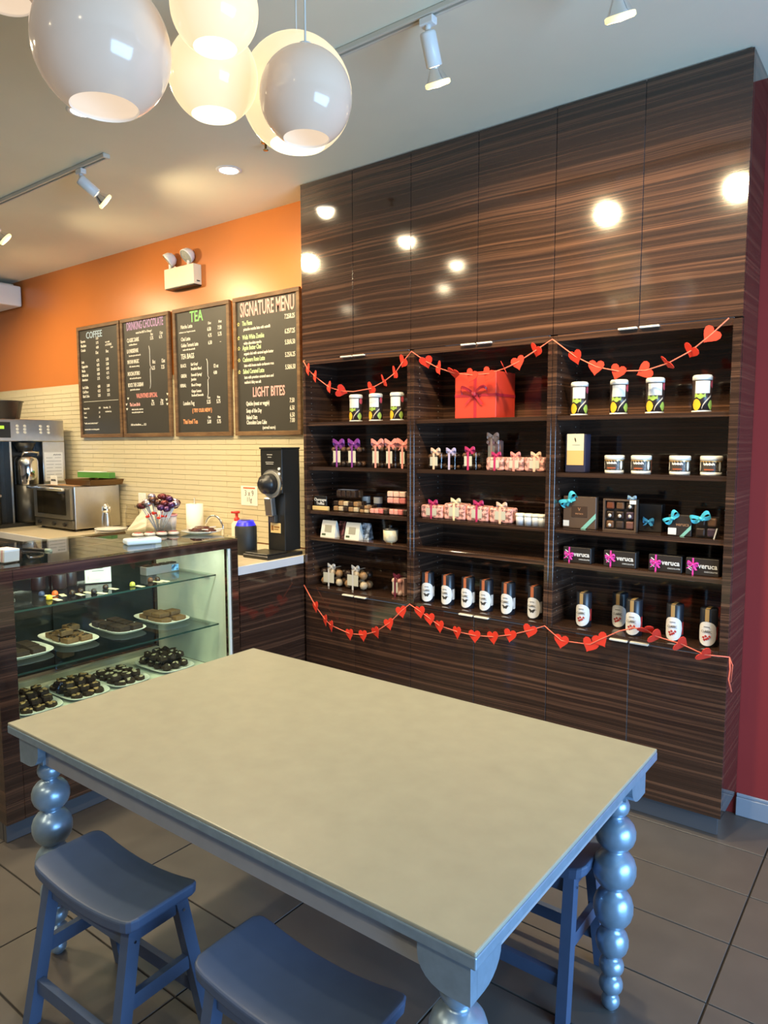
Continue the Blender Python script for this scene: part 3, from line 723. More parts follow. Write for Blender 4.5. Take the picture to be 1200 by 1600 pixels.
obj('heading_scrawl', B().tube([(.0016, .375+.008*k, .575+(.010 if k % 2 else 0)) for k in range(9)], .0022, 5), mat('black_print', (.03, .03, .03), .8), nt_)
obj('hopper', B().lathe([(0, .87), (.14, .87), (.17, 1.01), (.178, 1.012), (.178, 1.02), (0, 1.02)], (-.2, .05, 0), 28), mat('smoked_hopper', (.05, .04, .03), .25), t)
obj('side_knob', B().cyl((-.08, .475, .76), .015, .02, 12, (-PI/2, 0, 0)), M_BLACK, t)
# countertop oven
t = thing('countertop_oven', 'stainless countertop convection oven with glass door and wide handle', 'oven', (-5.42, 2.845, CTZ))
obj('body', B().span((-.285, .015, .018), (.285, .395, .345), .005, 2), M_STEEL, t)
obj('base_panel', B().span((-.285, -.008, .02), (.285, .0145, .085), .003), mat('dark_steel', (.20, .19, .17), .35, metal=.9), t)
d = obj('door', B().span((-.285, -.012, .09), (.265, .0145, .335), .003), mat('oven_door_trim', (.28, .26, .22), .3, metal=.8), t)
obj('window', B().span((-.225, -.015, .125), (.205, -.0125, .305), .002), mat('oven_glass', (.02, .017, .012), .06), d)
obj('handle', B().tube([(-.30, -.05, .325), (.24, -.05, .325)], .011, 10).tube([(-.25, -.05, .325), (-.25, -.01, .325)], .006, 6).tube([(.2, -.05, .325), (.2, -.01, .325)], .006, 6), M_ALU, d)
for xx in (-.2, 0.02, .18): obj('knob', B().cyl((xx, -.008, .052), .016, .016, 16, (PI/2, 0, 0)), M_BLACK, t)
for xx in (-.25, .25):
    for yy in (.04, .36): obj('foot', B().cyl((xx, yy, 0), .014, .018, 12), M_BLACK, t)
OT = CTZ+.345
p = onY(84, 757, 2.88)
t = thing('shelf_sign', 'small white lettered sign card standing on the oven', 'sign', (p.x, 2.88, OT+.001))
obj('card', B().span((-.05, 0, 0), (.05, .006, .075), .002), M_PAPER, t); obj('heading_scrawl', B().tube([(-.034+.0085*k, -.0012, .034+(.014 if k % 2 else 0)) for k in range(9)], .0028, 5), mat('black_print', (.03, .03, .03), .8), t)
tag(obj('parchment_sheet', B().span((-.2, -.07, 0), (.15, .10, .003), .001), mat('brown_parchment', (.30, .17, .08), .8), None, (-5.34, 2.94, OT+.001), (0, 0, .15)), 'brown parchment sheet lying on the oven top', 'paper')
t = thing('baking_tray', 'brown rimmed baking tray resting on the oven', 'tray', (-5.24, 3.09, OT+.005)); M_TRAY = mat('baked_tray', (.16, .09, .035), .35, metal=.7)
b = B(); b.span((-.17, -.13, 0), (.17, .13, .004)); obj('base', b, M_TRAY, t)
for s in (-1, 1):
    obj('rim', B().box((s*.178, 0, .022), (.004, .28, .045), .001, (0, s*.35, 0)), M_TRAY, t); obj('rim', B().box((0, s*.138, .022), (.36, .004, .045), .001, (-s*.35, 0, 0)), M_TRAY, t)
t = thing('foil_box', 'green and white cardboard roll box behind the baking tray', 'box', (-5.38, 3.19, OT+.05), .1)
obj('carton', B().span((-.20, -.03, 0), (.20, .03, .045), .001), mat('green_carton', (.09, .28, .05), .5), t); obj('label_strip', B().span((-.19, -.031, .046), (.10, .03, .052)), M_PAPER, t)
# things beside the oven
def cyl_thing(name, label, cat, loc, prof, M, n=28, **k):
    return tag(obj(name, B().lathe(prof, n=n), M, None, loc), label, cat)
t = thing('cream_whipper', 'slim steel cream whipper bottle standing beside the oven', 'bottle', (-4.97, 3.02, CTZ))
obj('bottle', B().lathe([(0, 0), (.036, 0), (.038, .01), (.034, .11), (.026, .145), (.026, .15), (0, .15)], n=24), M_STEEL, t)
obj('head', B().lathe([(.027, .15), (.031, .155), (.031, .185), (.018, .20), (.012, .215), (0, .217)], n=24), M_CHROME, t)
obj('lever', B().tube([(.02, 0, .19), (.05, 0, .195), (.055, 0, .17)], .005, 6).tube([(-.02, 0, .185), (-.05, 0, .19)], .006, 6), M_CHROME, t)
def glass_pitcher(x, y, h, r, label, black):
    t = thing('glass_pitcher', label, 'pitcher', (x, y, CTZ))
    obj('vessel', B().lathe([(0, .004), (r, .004), (r, h*.75), (r*.8, h*.9), (r*.85, h), (r*.80, h), (r*.75, h*.9), (r*.93, h*.75), (r*.93, .01), (0, .01)], n=24), ACRYL, t)
    obj('contents', B().lathe([(0, .011), (r*.9, .011), (r*.9, h*.2), (0, h*.2)], n=20), mat('coffee_dregs', (.05, .03, .015), .3), t)
    obj('handle', B().tube([(r*.8, 0, h*.95), (r*1.6, 0, h*.92), (r*1.7, 0, h*.6), (r, 0, h*.45)], .009, 8), M_BLACK if black else ACRYL, t)
glass_pitcher(-4.86, 3.17, .20, .052, 'clear glass pitcher behind the steel whipper', False)
glass_pitcher(-4.68, 3.19, .215, .05, 'clear glass pitcher with black handle below the wall outlet', True)
t = thing('wall_outlet', 'white double wall outlet on the cream tiles', 'outlet', onY(223, 782, WY-.012))
obj('plate', B().span((-.05, -.006, -.058), (.05, 0, .058), .003), M_WHITE, t)
for s in (-1, 1): obj('socket', B().span((-.018, -.008, s*.026-.016), (.018, -.0061, s*.026+.016), .002), M_PAPER, t)
for k in range(3):
    tag(obj('white_plate', B().lathe([(0, 0), (.07, 0), (.115, .014), (.117, .016), (.07, .006), (0, .006)], n=32), M_WHITE, None, (-4.80+.012*k, 2.95-.008*k, CTZ+.0005+.0165*k)),
        ['white plate at the bottom of the stack before the whipper', 'white plate in the middle of the stack before the whipper', 'white plate on top of the stack before the whipper'][k], 'plate', 'white plates stacked on the worktop')
# crumpled white sack
b = B(); n_, m_ = 22, 10; rnd = random.Random(3); rows = []
for j in range(m_+1):
    v = j/m_; row = []
    for i in range(n_):
        a = 2*PI*i/n_; r = (1-.72*v**1.4)*(1+rnd.uniform(-.10, .10)); row.append(b.bm.verts.new((.25*r*math.cos(a)+.10*v, .095*r*math.sin(a), .27*v)))
    rows.append(row)
for a_, b_ in zip(rows, rows[1:]):
    for i in range(n_): b.bm.faces.new((a_[i], a_[(i+1) % n_], b_[(i+1) % n_], b_[i]))
b.bm.faces.new(rows[0]); b.bm.faces.new(rows[-1])
tag(obj('paper_sack', b, mat('white_sack_paper', (.72, .66, .54), .8), None, (-4.46, 3.05, CTZ+.001)), 'crumpled white paper sack slumped on the worktop behind the candy bouquet', 'sack')
t = thing('paper_towel_roll', 'white paper towel roll on a thin upright holder', 'paper towel', (-4.06, 3.14, CTZ))
obj('roll', B().lathe([(.018, .012), (.058, .012), (.058, .25), (.018, .25)], n=28), M_PAPER, t); obj('holder', B().lathe([(0, 0), (.07, 0), (.07, .01), (.006, .012), (.006, .29), (0, .295)], n=20), M_STEEL, t)
# faucet, soap
t = thing('gooseneck_faucet', 'curved chrome gooseneck faucet on the worktop', 'faucet', (-3.80, 3.17, CTZ))
obj('base', B().lathe([(0, 0), (.026, 0), (.026, .02), (.014, .03), (0, .03)], n=20), M_CHROME, t)
obj('spout', B().tube([(0, 0, .02), (0, 0, .09)]+[(-.065+.065*math.cos(a), -.02*(1-math.cos(a)), .09+.085*math.sin(a)) for a in [PI*k/12 for k in range(1, 12)]]+[(-.13, -.04, .07)], .011, 10), M_CHROME, t)
obj('lever', B().tube([(.02, 0, .03), (.07, -.01, .05)], .006, 8), M_CHROME, t)
t = thing('soap_bottle', 'white soap bottle with bright red pump', 'bottle', (-3.68, 3.19, CTZ))
obj('bottle', B().lathe([(0, 0), (.034, 0), (.036, .01), (.036, .13), (.02, .15), (.014, .152), (0, .152)], n=20), mat('translucent_soap', (.72, .66, .52), .35), t)
obj('pump', B().lathe([(.018, .15), (.018, .17), (.010, .174), (.010, .20), (.022, .202), (.022, .215), (0, .217)], n=16).tube([(0, 0, .209), (-.04, -.01, .207)], .007, 8), mat('red_plastic', (.65, .03, .02), .35), t)
t = thing('black_speaker', 'black rounded speaker with a glowing blue light on top', 'speaker', (-3.265, 2.90, CTZ))
obj('body', B().lathe([(0, 0), (.060, 0), (.066, .008), (.066, .165), (.060, .175), (.045, .205), (0, .205)], n=32), mat('black_mesh', (.015, .016, .016), .55), t)
obj('light_ring', B().lathe([(.061, .1752), (.052, .1935), (.046, .2055), (.03, .2065)], n=32), mat('blue_led', (.02, .02, .30), .3, emit=(.03, .02, 1.0), es=.75), t)
tag(obj('power_cable', B().tube([(-3.20, 3.12, CTZ+.05), (-3.20, 3.07, CTZ+.02), (-3.20, 3.02, CTZ+.008), (-3.21, 2.975, CTZ+.010)], .004, 6), M_BLACK), 'thin black cable running from the speaker to the grinder', 'cable')
# grinder
GZ = CTZ
t = thing('coffee_grinder', 'tall black commercial coffee grinder with round dial and steel spout', 'coffee grinder', (-3.09, 2.95, GZ))
M_GB = mat('grinder_black', (.017, .016, .014), .32)
obj('base_tray', B().span((-.095, -.15, 0), (.118, .14, .022), .004).span((-.085, -.14, .022), (.105, .02, .032), .003), M_GB, t)
obj('lower_column', B().span((-.055, .02, .03), (.09, .15, .38), .003), M_GB, t)
obj('head', B().span((-.09, 0, .375), (.09, .15, .635), .004, 2), M_GB, t)
obj('lid', B().span((-.095, -.006, .635), (.095, .15, .645), .002), M_GB, t)
dl = obj('dial_plate', B().cyl((.01, 0, .43), .085, .012, 32, (PI/2, 0, 0)), M_ALU, t)
obj('dial_face', B().cyl((.01, -.012, .43), .076, .004, 32, (PI/2, 0, 0)), mat('dial_grey', (.30, .28, .23), .4), dl)
obj('dial_knob', B().lathe([(0, 0), (.062, 0), (.056, .05), (.036, .056), (.032, .075), (0, .076)], (.01, -.016, .43), 28, (PI/2, 0, 0)), M_BLACK, dl)
obj('spout', B().box((.0, -.012, .295), (.062, .035, .11), .004, (.12, 0, 0)), M_STEEL, t)
obj('bag_clamp', B().span((-.02, -.005, .20), (.03, .019, .245), .002), mat('dark_steel', (.2, .19, .17), .35, metal=.9), t)
pl = obj('maker_plate', B().span((-.03, .0165, .135), (.055, .0195, .195), .001), mat('amber_plate', (.78, .55, .22), .5), t)
obj('maker_mark', B().span((-.022, .0155, .150), (-.004, .0164, .180)).span((.002, .0155, .167), (.046, .0164, .175)).span((.002, .0155, .155), (.038, .0164, .160)), mat('brown_print', (.30, .12, .02), .7), pl)
for k, z in enumerate((.52, .49)): obj('switch', B().cyl((.07, 0, z), .008, .006, 12, (PI/2, 0, 0)), M_WHITE, t)
for k, (z, w_) in enumerate(((.60, .045), (.585, .03), (.555, .07), (.545, .06))): obj('print_line', B().span((-.01-w_/2, -.0012, z), (-.01+w_/2, -.0004, z+.004)), mat('grey_print2', (.45, .43, .38), .6), t)
# printed note taped to the tiles
p, q = onY(377, 789, WY-.012), onY(402, 760, WY-.012)
t = thing('taped_note', 'white paper note taped to the cream tiles', 'note', ((p.x+q.x)/2, WY-.012, p.z)); wN, hN = (q.x-p.x), (q.z-p.z)
obj('paper', B().span((-wN/2, 0, 0), (wN/2, .001, hN)), M_PAPER, t)
obj('red_heading', B().span((-wN*.36, -.0008, hN*.86), (wN*.36, -.0002, hN*.93)), mat('red_print', (.55, .12, .05), .8), t)
text('lettering', '3 x 9', .055, mat('grey_print', (.2, .2, .2), .8), t, (0, -.001, hN*.62), align='CENTER', sx=.8); text('lettering', '11g', .045, mat('grey_print', (.2, .2, .2), .8), t, (0, -.001, hN*.30), align='CENTER', sx=.8)

# ------------------------------------------------------------------ things on top of the display case
DT = DZT+.0088
t = thing('candy_bouquet', 'glass jar of wrapped chocolate lollipops with purple and red foil', 'candy jar', (-3.345, 2.345, DT))
obj('jar', B().lathe([(0, .002), (.06, .002), (.072, .01), (.066, .085), (.07, .09), (.064, .09), (.06, .084), (.066, .012), (0, .01)], n=24), ACRYL, t)
fo = [mat('purple_foil', (.09, .03, .09), .2, metal=.5), mat('silver_foil', (.55, .48, .55), .2, metal=.8), mat('maroon_foil', (.16, .03, .03), .25, metal=.5), mat('brown_foil', (.10, .045, .03), .25, metal=.5)]
rnd = random.Random(11)
for k in range(40):
    a = rnd.uniform(0, 2*PI); q = math.sqrt(rnd.random()); e = Vector((.120*q*math.cos(a), .10*q*math.sin(a), .155+.055*(1-q)+rnd.uniform(-.015, .015)))
    st_ = obj('stick', B().tube([(e.x*.15, e.y*.15, .015), tuple(e)], .0025, 5), M_PAPER, t)
    obj('wrapped_sweet', cached('sweet%d' % (k % 4), lambda: B().ball((0, 0, 0), .023, 8, sz=.8)), fo[k % 4], st_, e)
    if k % 3 == 0: obj('ribbon_tie', B().ball((e.x*.6, e.y*.6-.01, e.z*.62), .012, 6, sz=.6), M_RED, st_)
for k in range(4):
    t = thing('cookie_packet', ['clear packet of red-iced cookies in the row before the candy jar, nearest the oven', 'clear packet of red-iced cookies, second in the row before the candy jar', 'clear packet of red-iced cookies, third in the row before the candy jar', 'clear packet of red-iced cookies before the candy jar, nearest the lollipop plate'][k], 'cookies', (-3.33+.028*k, 2.20+.055*k, DT), 0, 'cookie packets before the candy jar')
    obj('cookie', B().lathe([(0, 0), (.026, 0), (.030, .006), (.026, .014), (0, .016)], (0, 0, .004), 16, sx=1.1), mat('white_icing', (.72, .66, .62), .5), t)
    obj('icing', B().box((0, 0, .021), (.034, .022, .004), .001, (0, 0, .5)), mat('red_icing', (.45, .05, .06), .4), t)
    obj('wrapper', B().span((-.033, -.03, 0), (.033, .03, .026), .006), ACRYL, t)
p = onZ(228, 850, DT)
t = thing('wipes_packet', 'glossy pale blue packet lying on the glass top', 'packet', (p.x-.03, p.y, DT), 1.25)
obj('pack', B().span((-.085, -.045, 0), (.085, .045, .028), .010, 3), mat('pale_blue_film', (.55, .66, .80), .2), t); obj('printed_mark', B().box((0, 0, .0285), (.05, .012, .0008), 0, (0, 0, .5)), mat('blue_print', (.05, .12, .3), .6), t)
p = onZ(320, 834, DT)
t = thing('serving_plate', 'white oval plate of chocolate lollipops by the end of the glass top', 'plate', (p.x-.03, p.y+.0, DT), .6)
obj('dish', B().lathe([(0, 0), (.06, 0), (.108, .014), (.111, .017), (.06, .005), (0, .005)], n=36, sy=.75), M_WHITE, t)
rnd = random.Random(5)
for k in range(9):
    o = thing('chocolate_lollipop', 'chocolate lollipop heaped on the white oval plate', 'lollipop', (p.x-.03+rnd.uniform(-.06, .06), p.y+.0+rnd.uniform(-.045, .045), DT+.012+.006*(k//3)), rnd.uniform(0, 6), 'lollipops on the oval plate')
    obj('disc', cached('lolly', lambda: B().lathe([(0, 0), (.03, 0), (.033, .005), (.028, .010), (0, .011)], n=16)), mat('glossy_chocolate', (.07, .018, .012), .2), o); obj('stick', cached('lstick', lambda: B().tube([(.03, 0, .004), (.085, 0, .006)], .0022, 6)), M_PAPER, o)
p = onZ(309, 832, DT)
t = thing('pink_lidded_tub', 'clear plastic tub with pink rim behind the lollipop plate', 'tub', (-3.44, 2.475, DT))
obj('tub', B().lathe([(0, 0), (.040, 0), (.048, .085), (.044, .085), (.037, .004), (0, .004)], n=24), mat('milky_plastic', (.66, .58, .52), .3), t); obj('rim', B().lathe([(.044, .083), (.051, .083), (.051, .093), (.044, .093)], n=24), mat('pink_plastic', (.72, .30, .28), .4), t)
p = onZ(22, 881, DT)
t = thing('sugar_caddy', 'clear caddy of pink and white sugar packets at the case end', 'caddy', (p.x-.07, p.y+.0, DT), .1)
b = B()
for s in (-1, 1): b.span((s*.055-.0015, -.04, 0), (s*.055+.0015, .04, .05)); b.span((-.053, s*.04-.0015, 0), (.053, s*.04+.0015, .05))
b.span((-.053, -.038, 0), (.053, .038, .003)); obj('tray', b, ACRYL, t)
for k in range(12): obj('sugar_packet', B().box((-.045+.008*k, 0, .032), (.004, .066, .052), 0, (0, .12, 0)), [mat('pink_packet', (.75, .42, .40), .6), M_PAPER, M_PAPER][k % 3], t)
a, b_ = onZ(36, 857, DT+.004), onZ(80, 860, DT+.004)
t = thing('black_pen', 'dark pen lying on the glass case top', 'pen', (0, 0, 0)); obj('barrel', B().tube([a, a.lerp(b_, .8)], .006, 8), M_BLACK, t); obj('cap', B().tube([a.lerp(b_, .8), b_], .007, 8), mat('green_cap', (.25, .32, .28), .4), t)

# ------------------------------------------------------------------ goods inside the display case
def plate_mesh(hx_, hy_):
    """oblong white platter with a raised rim"""
    b = B(); N = 40
    def ring(k, z): return [b.bm.verts.new((hx_*k*math.copysign(abs(math.cos(a))**.55, math.cos(a)), hy_*k*math.copysign(abs(math.sin(a))**.55, math.sin(a)), z)) for a in [2*PI*i/N for i in range(N)]]
    R = [ring(.80, 0), ring(.98, .015), ring(1, .018), ring(.97, .019), ring(.80, .006)]
    for p_, q_ in zip(R, R[1:]):
        for i in range(N):
            f = b.bm.faces.new((p_[i], p_[(i+1) % N], q_[(i+1) % N], q_[i])); f.smooth = True
    b.bm.faces.new(R[0][::-1]); b.bm.faces.new(R[-1]); return b
def square(M_, key, sx, sy, sz): return cached(key, lambda: B().span((-sx/2, -sy/2, 0), (sx/2, sy/2, sz), .004, 2))
def pile(plate_label, cx, cy, z, hx_, hy_, items, group, rot=0, tray=False):
    p_ = tag(obj('white_platter', plate_mesh(hx_, hy_), M_WHITE, None, (cx, cy, z), (0, 0, rot)), plate_label, 'platter', 'white platters in the display case')
    c_, s_ = math.cos(rot), math.sin(rot)
    for it in items:
        x, y, dz, rz, mesh_fn, M_, label, cat, name = it
        o = thing(name, label, cat, (cx+x*c_-y*s_, cy+x*s_+y*c_, z+.0065+dz), rot+rz, group)
        mesh_fn(o)
def brownie_piece(seed, M_, sx=.062, sy=.062, sz=.026, topping=None):
    def f(o):
        obj('slab', square(M_, 'slab%g_%g_%g' % (sx, sy, sz)+M_.name, sx, sy, sz), M_, o)
        if topping:
            rnd = random.Random(seed)
            for k in range(5): obj('topping', cached('nut'+topping.name, lambda: B().ball((0, 0, 0), .007, 7, sz=.5, sx=1.3)), topping, o, (rnd.uniform(-sx*.38, sx*.38), rnd.uniform(-sy*.38, sy*.38), sz+.001), (0, 0, rnd.uniform(0, 3)))
    return f
def bark_slab(seed, topping):
    def mk():
        r_ = random.Random(seed); b = B(); n = 7
        pts = [(.033*r_.uniform(.8, 1.12)*math.cos(2*PI*k/n), .029*r_.uniform(.8, 1.12)*math.sin(2*PI*k/n)) for k in range(n)]
        lo = [b.bm.verts.new((x, y, 0)) for x, y in pts]; hi = [b.bm.verts.new((x*.94, y*.94, .017+r_.uniform(-.003, .003))) for x, y in pts]
        b.bm.faces.new(lo[::-1]); c = b.bm.verts.new((0, 0, .019))
        for k in range(n): b.bm.faces.new((lo[k], lo[(k+1) % n], hi[(k+1) % n], hi[k])); b.bm.faces.new((hi[k], hi[(k+1) % n], c))
        return b
    def f(o):
        obj('slab', cached('bark%d' % (seed % 5), mk), M_BROWNIE, o)
        r_ = random.Random(seed*3+1)
        for k in range(4): obj('topping', cached('nutb', lambda: B().ball((0, 0, 0), .0078, 7, sz=.5, sx=1.4)), topping, o, (r_.uniform(-.02, .02), r_.uniform(-.017, .017), .0185), (0, 0, r_.uniform(0, 3)))
    return f
def chunk_piece(seed, M_, r, topping):
    def f(o):
        me = cached('chunk%d_%g' % (seed % 4, r), lambda: blob(r, seed)); obj('chunk', me, M_, o)
        rnd = random.Random(seed)
        for k in range(4): obj('topping', cached('nut'+topping.name, lambda: B().ball((0, 0, 0), .007, 7, sz=.5, sx=1.3)), topping, o, (rnd.uniform(-r*.5, r*.5), rnd.uniform(-r*.5, r*.5), r*1.15), (0, rnd.uniform(-.5, .5), rnd.uniform(0, 3)))
    return f
rnd = random.Random(21)
def grid(nx, ny, layers, dx, dy, dz, fn, label, cat, name, drop=0):
    out = []; s = 0
    for l in range(layers):
        for i in range(nx-l):
            for j in range(ny):
                s += 1
                if rnd.random() < drop*(l > 0): continue
                out.append(((i-(nx-l-1)/2)*dx+rnd.uniform(-.006, .006), (j-(ny-1)/2)*dy+rnd.uniform(-.006, .006), l*dz, rnd.uniform(-.10, .10), fn(s), None, label[l] if isinstance(label, list) else label, cat, name))
    return out
# middle glass shelf: four platters
Z2 = SH2+.001
pile('oblong white platter of dark fudge squares by the thick case post', -3.33, 1.56, Z2, .13, .12, grid(3, 2, 1, .07, .085, .026, lambda s: brownie_piece(s, M_BROWNIE), 'plain dark fudge square on the platter by the thick case post', 'brownie', 'fudge_square'), 'fudge squares by the case post')
pile('oblong white platter of marbled nut squares', -3.375, 1.815, Z2, .165, .105, grid(3, 2, 2, .074, .074, .033, lambda s: brownie_piece(s, M_BAR, .062, .062, .026, M_CHOC), ['marbled nut square in the lower layer of its platter', 'marbled nut square in the upper layer of its platter'], 'brownie', 'nut_square', .4), 'marbled nut squares')
pile('oblong white platter of dark plain brownies', -3.37, 2.085, Z2, .165, .10, grid(4, 2, 1, .066, .075, .026, lambda s: brownie_piece(s, M_BROWNIE, .056, .062, .03), 'dark plain brownie on the platter between the nut squares and caramel bars', 'brownie', 'brownie'), 'plain brownies')
pile('oblong white platter of caramel-topped bars', -3.35, 2.345, Z2, .165, .105, grid(3, 2, 2, .08, .08, .0245, lambda s: brownie_piece(s, M_BAR, .068, .066, .023, None), ['caramel-topped bar in the lower layer of its platter', 'caramel-topped bar in the upper layer of its platter'], 'dessert bar', 'caramel_bar', .2), 'caramel bars')
# deck: bark chunks on trays
Z3 = DECK+.001
for k, (cy_, top, lb) in enumerate(((1.56, M_NUT, 'almond'), (1.80, M_NUT, 'cashew'), (2.03, M_CREAM, 'white-chip'), (2.31, M_CREAM, 'marbled'))):
    pl_ = ['white tray of almond bark under the fudge square platter', 'white tray of nutty bark pieces', 'white tray of dark bark with pale chips', 'white tray of tall marbled rocky chocolate'][k]
    its = []
    for l in range(2 if k == 3 else 3):
        for i in range(4-l):
            for j in range(3):
                if l == 2 and k == 2: continue
                its.append(((i-(3-l)/2)*.067, (j-1)*.056, l*(.040 if k == 3 else .0225), rnd.uniform(-.1, .1), (chunk_piece(i*7+j+l*3+k, M_BROWNIE, .028, top) if k == 3 else bark_slab(i*9+j+l*5+k*31, top)), None,
                            lb+' chocolate piece in the %s layer on its white deck tray' % ('bottom', 'upper' if k == 3 else 'middle', 'top')[l], 'chocolate bark', 'bark_piece'))
    pile(pl_, -3.29, cy_, Z3, .17, .115, its, lb+' bark pieces')
# top glass shelf: bonbons on paper slips
Z1 = SH1+.0005
bon_cols = [('blue_bonbon', (.05, .08, .18)), ('orange_bonbon', (.75, .14, .03)), ('yellow_bonbon', (.65, .45, .03)), ('dark_bonbon', (.03, .014, .008)), ('dark_bonbon', (.03, .014, .008)), ('black_bonbon', (.012, .01, .01)), ('dark_bonbon', (.03, .014, .008)), ('striped_bonbon', (.45, .42, .06)), ('brown_bonbon', (.12, .05, .025)), ('dark_bonbon', (.03, .014, .008))]
bl = ['blue bonbon alone at the post end', 'bright orange bonbon', 'yellow bonbon just before the orange one', 'dark bonbon beside the yellow slip', 'dark domed bonbon in front of the framed card', 'black tall bonbon before the framed card', 'dark bonbon past the framed card', 'yellow and black striped bonbon', 'brown bonbon cluster near the bar box', 'dark bonbon beside the bar box']
bp = [(65, 931), (86, 930), (77, 937), (113, 929), (126, 926), (147, 927), (165, 920), (207, 916), (235, 909), (246, 908)]
M_SLIP = mat('pale_yellow_slip', (.68, .62, .42), .7)
for k, (x, y) in enumerate(bp):
    p = onZ(x, y, Z1); nm, c = bon_cols[k]
    tag(obj('bonbon', B().lathe([(0, 0), (.013, 0), (.0145, .004), (.012, .016), (.006, .021), (0, .022)], n=16), mat(nm, c, .25), None, (p.x, p.y, Z1+.0012)), bl[k]+' on top glass shelf', 'bonbon', 'bonbons on the top glass shelf')
    tag(obj('paper_slip', B().span((-.03, -.012, 0), (.03, .012, .0008)), M_SLIP, None, (p.x+.028, p.y+.022, Z1), (0, 0, rnd.uniform(-.3, .3))), 'pale price slip beside the '+bl[k].split(' bonbon')[0].replace('bright ', '')+' bonbon'+(' %s' % ['', '', '', 'by the yellow slip', 'before the card', '', 'past the card', '', '', 'at the bar box'][k]).rstrip(), 'price slip', 'price slips on the top glass shelf')
p = onZ(157, 912, Z1)
t = thing('framed_card', 'small white framed notice standing on the top glass shelf', 'sign', (p.x-.02, p.y, Z1), PI/2-.5)
obj('frame', B().box((0, 0, .062), (.125, .006, .118), .003, (-.12, 0, 0)), M_WHITE, t); obj('card', B().box((0, -.0042, .0625), (.088, .001, .082), 0, (-.12, 0, 0)), M_PAPER, t)
for k in range(5): obj('print_line', B().box((0, -.0052-.0014*(k-2), .040+k*.0125), (.055-.008*(k % 2), .0006, .0025), 0, (-.12, 0, 0)), mat('grey_print', (.2, .2, .2), .8), t)
for k, s in enumerate((-1, 1)): obj('corner_flower', B().box((s*.042, -.0055, .03+.006*k), (.012, .0008, .022), 0, (-.12, 0, .2)), mat('red_print', (.5, .1, .1), .7), t)
t = thing('bar_carton', 'grey-blue carton of chocolate bars at the end of the top glass shelf', 'box', (-3.33, 2.33, Z1), PI/2)
obj('carton', B().span((-.105, -.03, 0), (.105, .03, .045), .002), mat('grey_carton', (.20, .20, .22), .4), t); obj('blue_label', B().span((.055, -.0308, .006), (.10, -.0302, .038)), mat('blue_white_print', (.12, .30, .70), .4, nscale=80, namt=.8), t)
for k in range(4): obj('chocolate_bar', B().span((-.095+.05*k, -.022, .045), (-.055+.05*k, .022, .052), .002), M_CHOC, t)
t = thing('truffle_box', 'clear box of brown truffles in the corner of the top glass shelf by the post', 'box', (-3.40, 1.50, Z1), .3)
obj('box', B().span((-.05, -.05, 0), (.05, .05, .05), .002), ACRYL, t)
for k in range(9): obj('truffle', cached('truffle', lambda: B().ball((0, 0, .013), .013, 10)), M_CHOC, t, (-.031+.031*(k % 3), -.031+.031*(k//3), .002))
obj('blue_seal', B().span((-.03, -.03, .0502), (.03, .03, .0512)), mat('blue_print2', (.10, .18, .45), .5), t)
for k, x in enumerate((-3.42, -3.36, -3.40)):
    tag(obj('truffle_stack', B().lathe([(0, 0), (.03, 0), (.033, .006), (.033, .07), (.03, .078), (0, .078)], n=18), mat('dark_wrapped', (.035, .02, .022), .35), None, (x, 1.70+.075*k, Z1)), ['dark wrapped chocolate cylinder behind the blue bonbon', 'dark wrapped chocolate cylinder behind the orange bonbon', 'dark wrapped chocolate cylinder nearest the framed card'][k], 'chocolate', 'wrapped chocolate cylinders')

# ------------------------------------------------------------------ goods on the cabinet shelves
T1, T2, T3, T4, T5 = [z+.0110 for z in SHZ]+[BOTZ+.0005]
def loc(xl, xr, yb, yt, zb, yf):
    ym = (yb+yt)/2
    a, b_ = onY(xl, ym, yf), onY(xr, ym, yf)
    return (a.x+b_.x)/2, abs(b_.x-a.x), onY((xl+xr)/2, yt, yf).z-zb
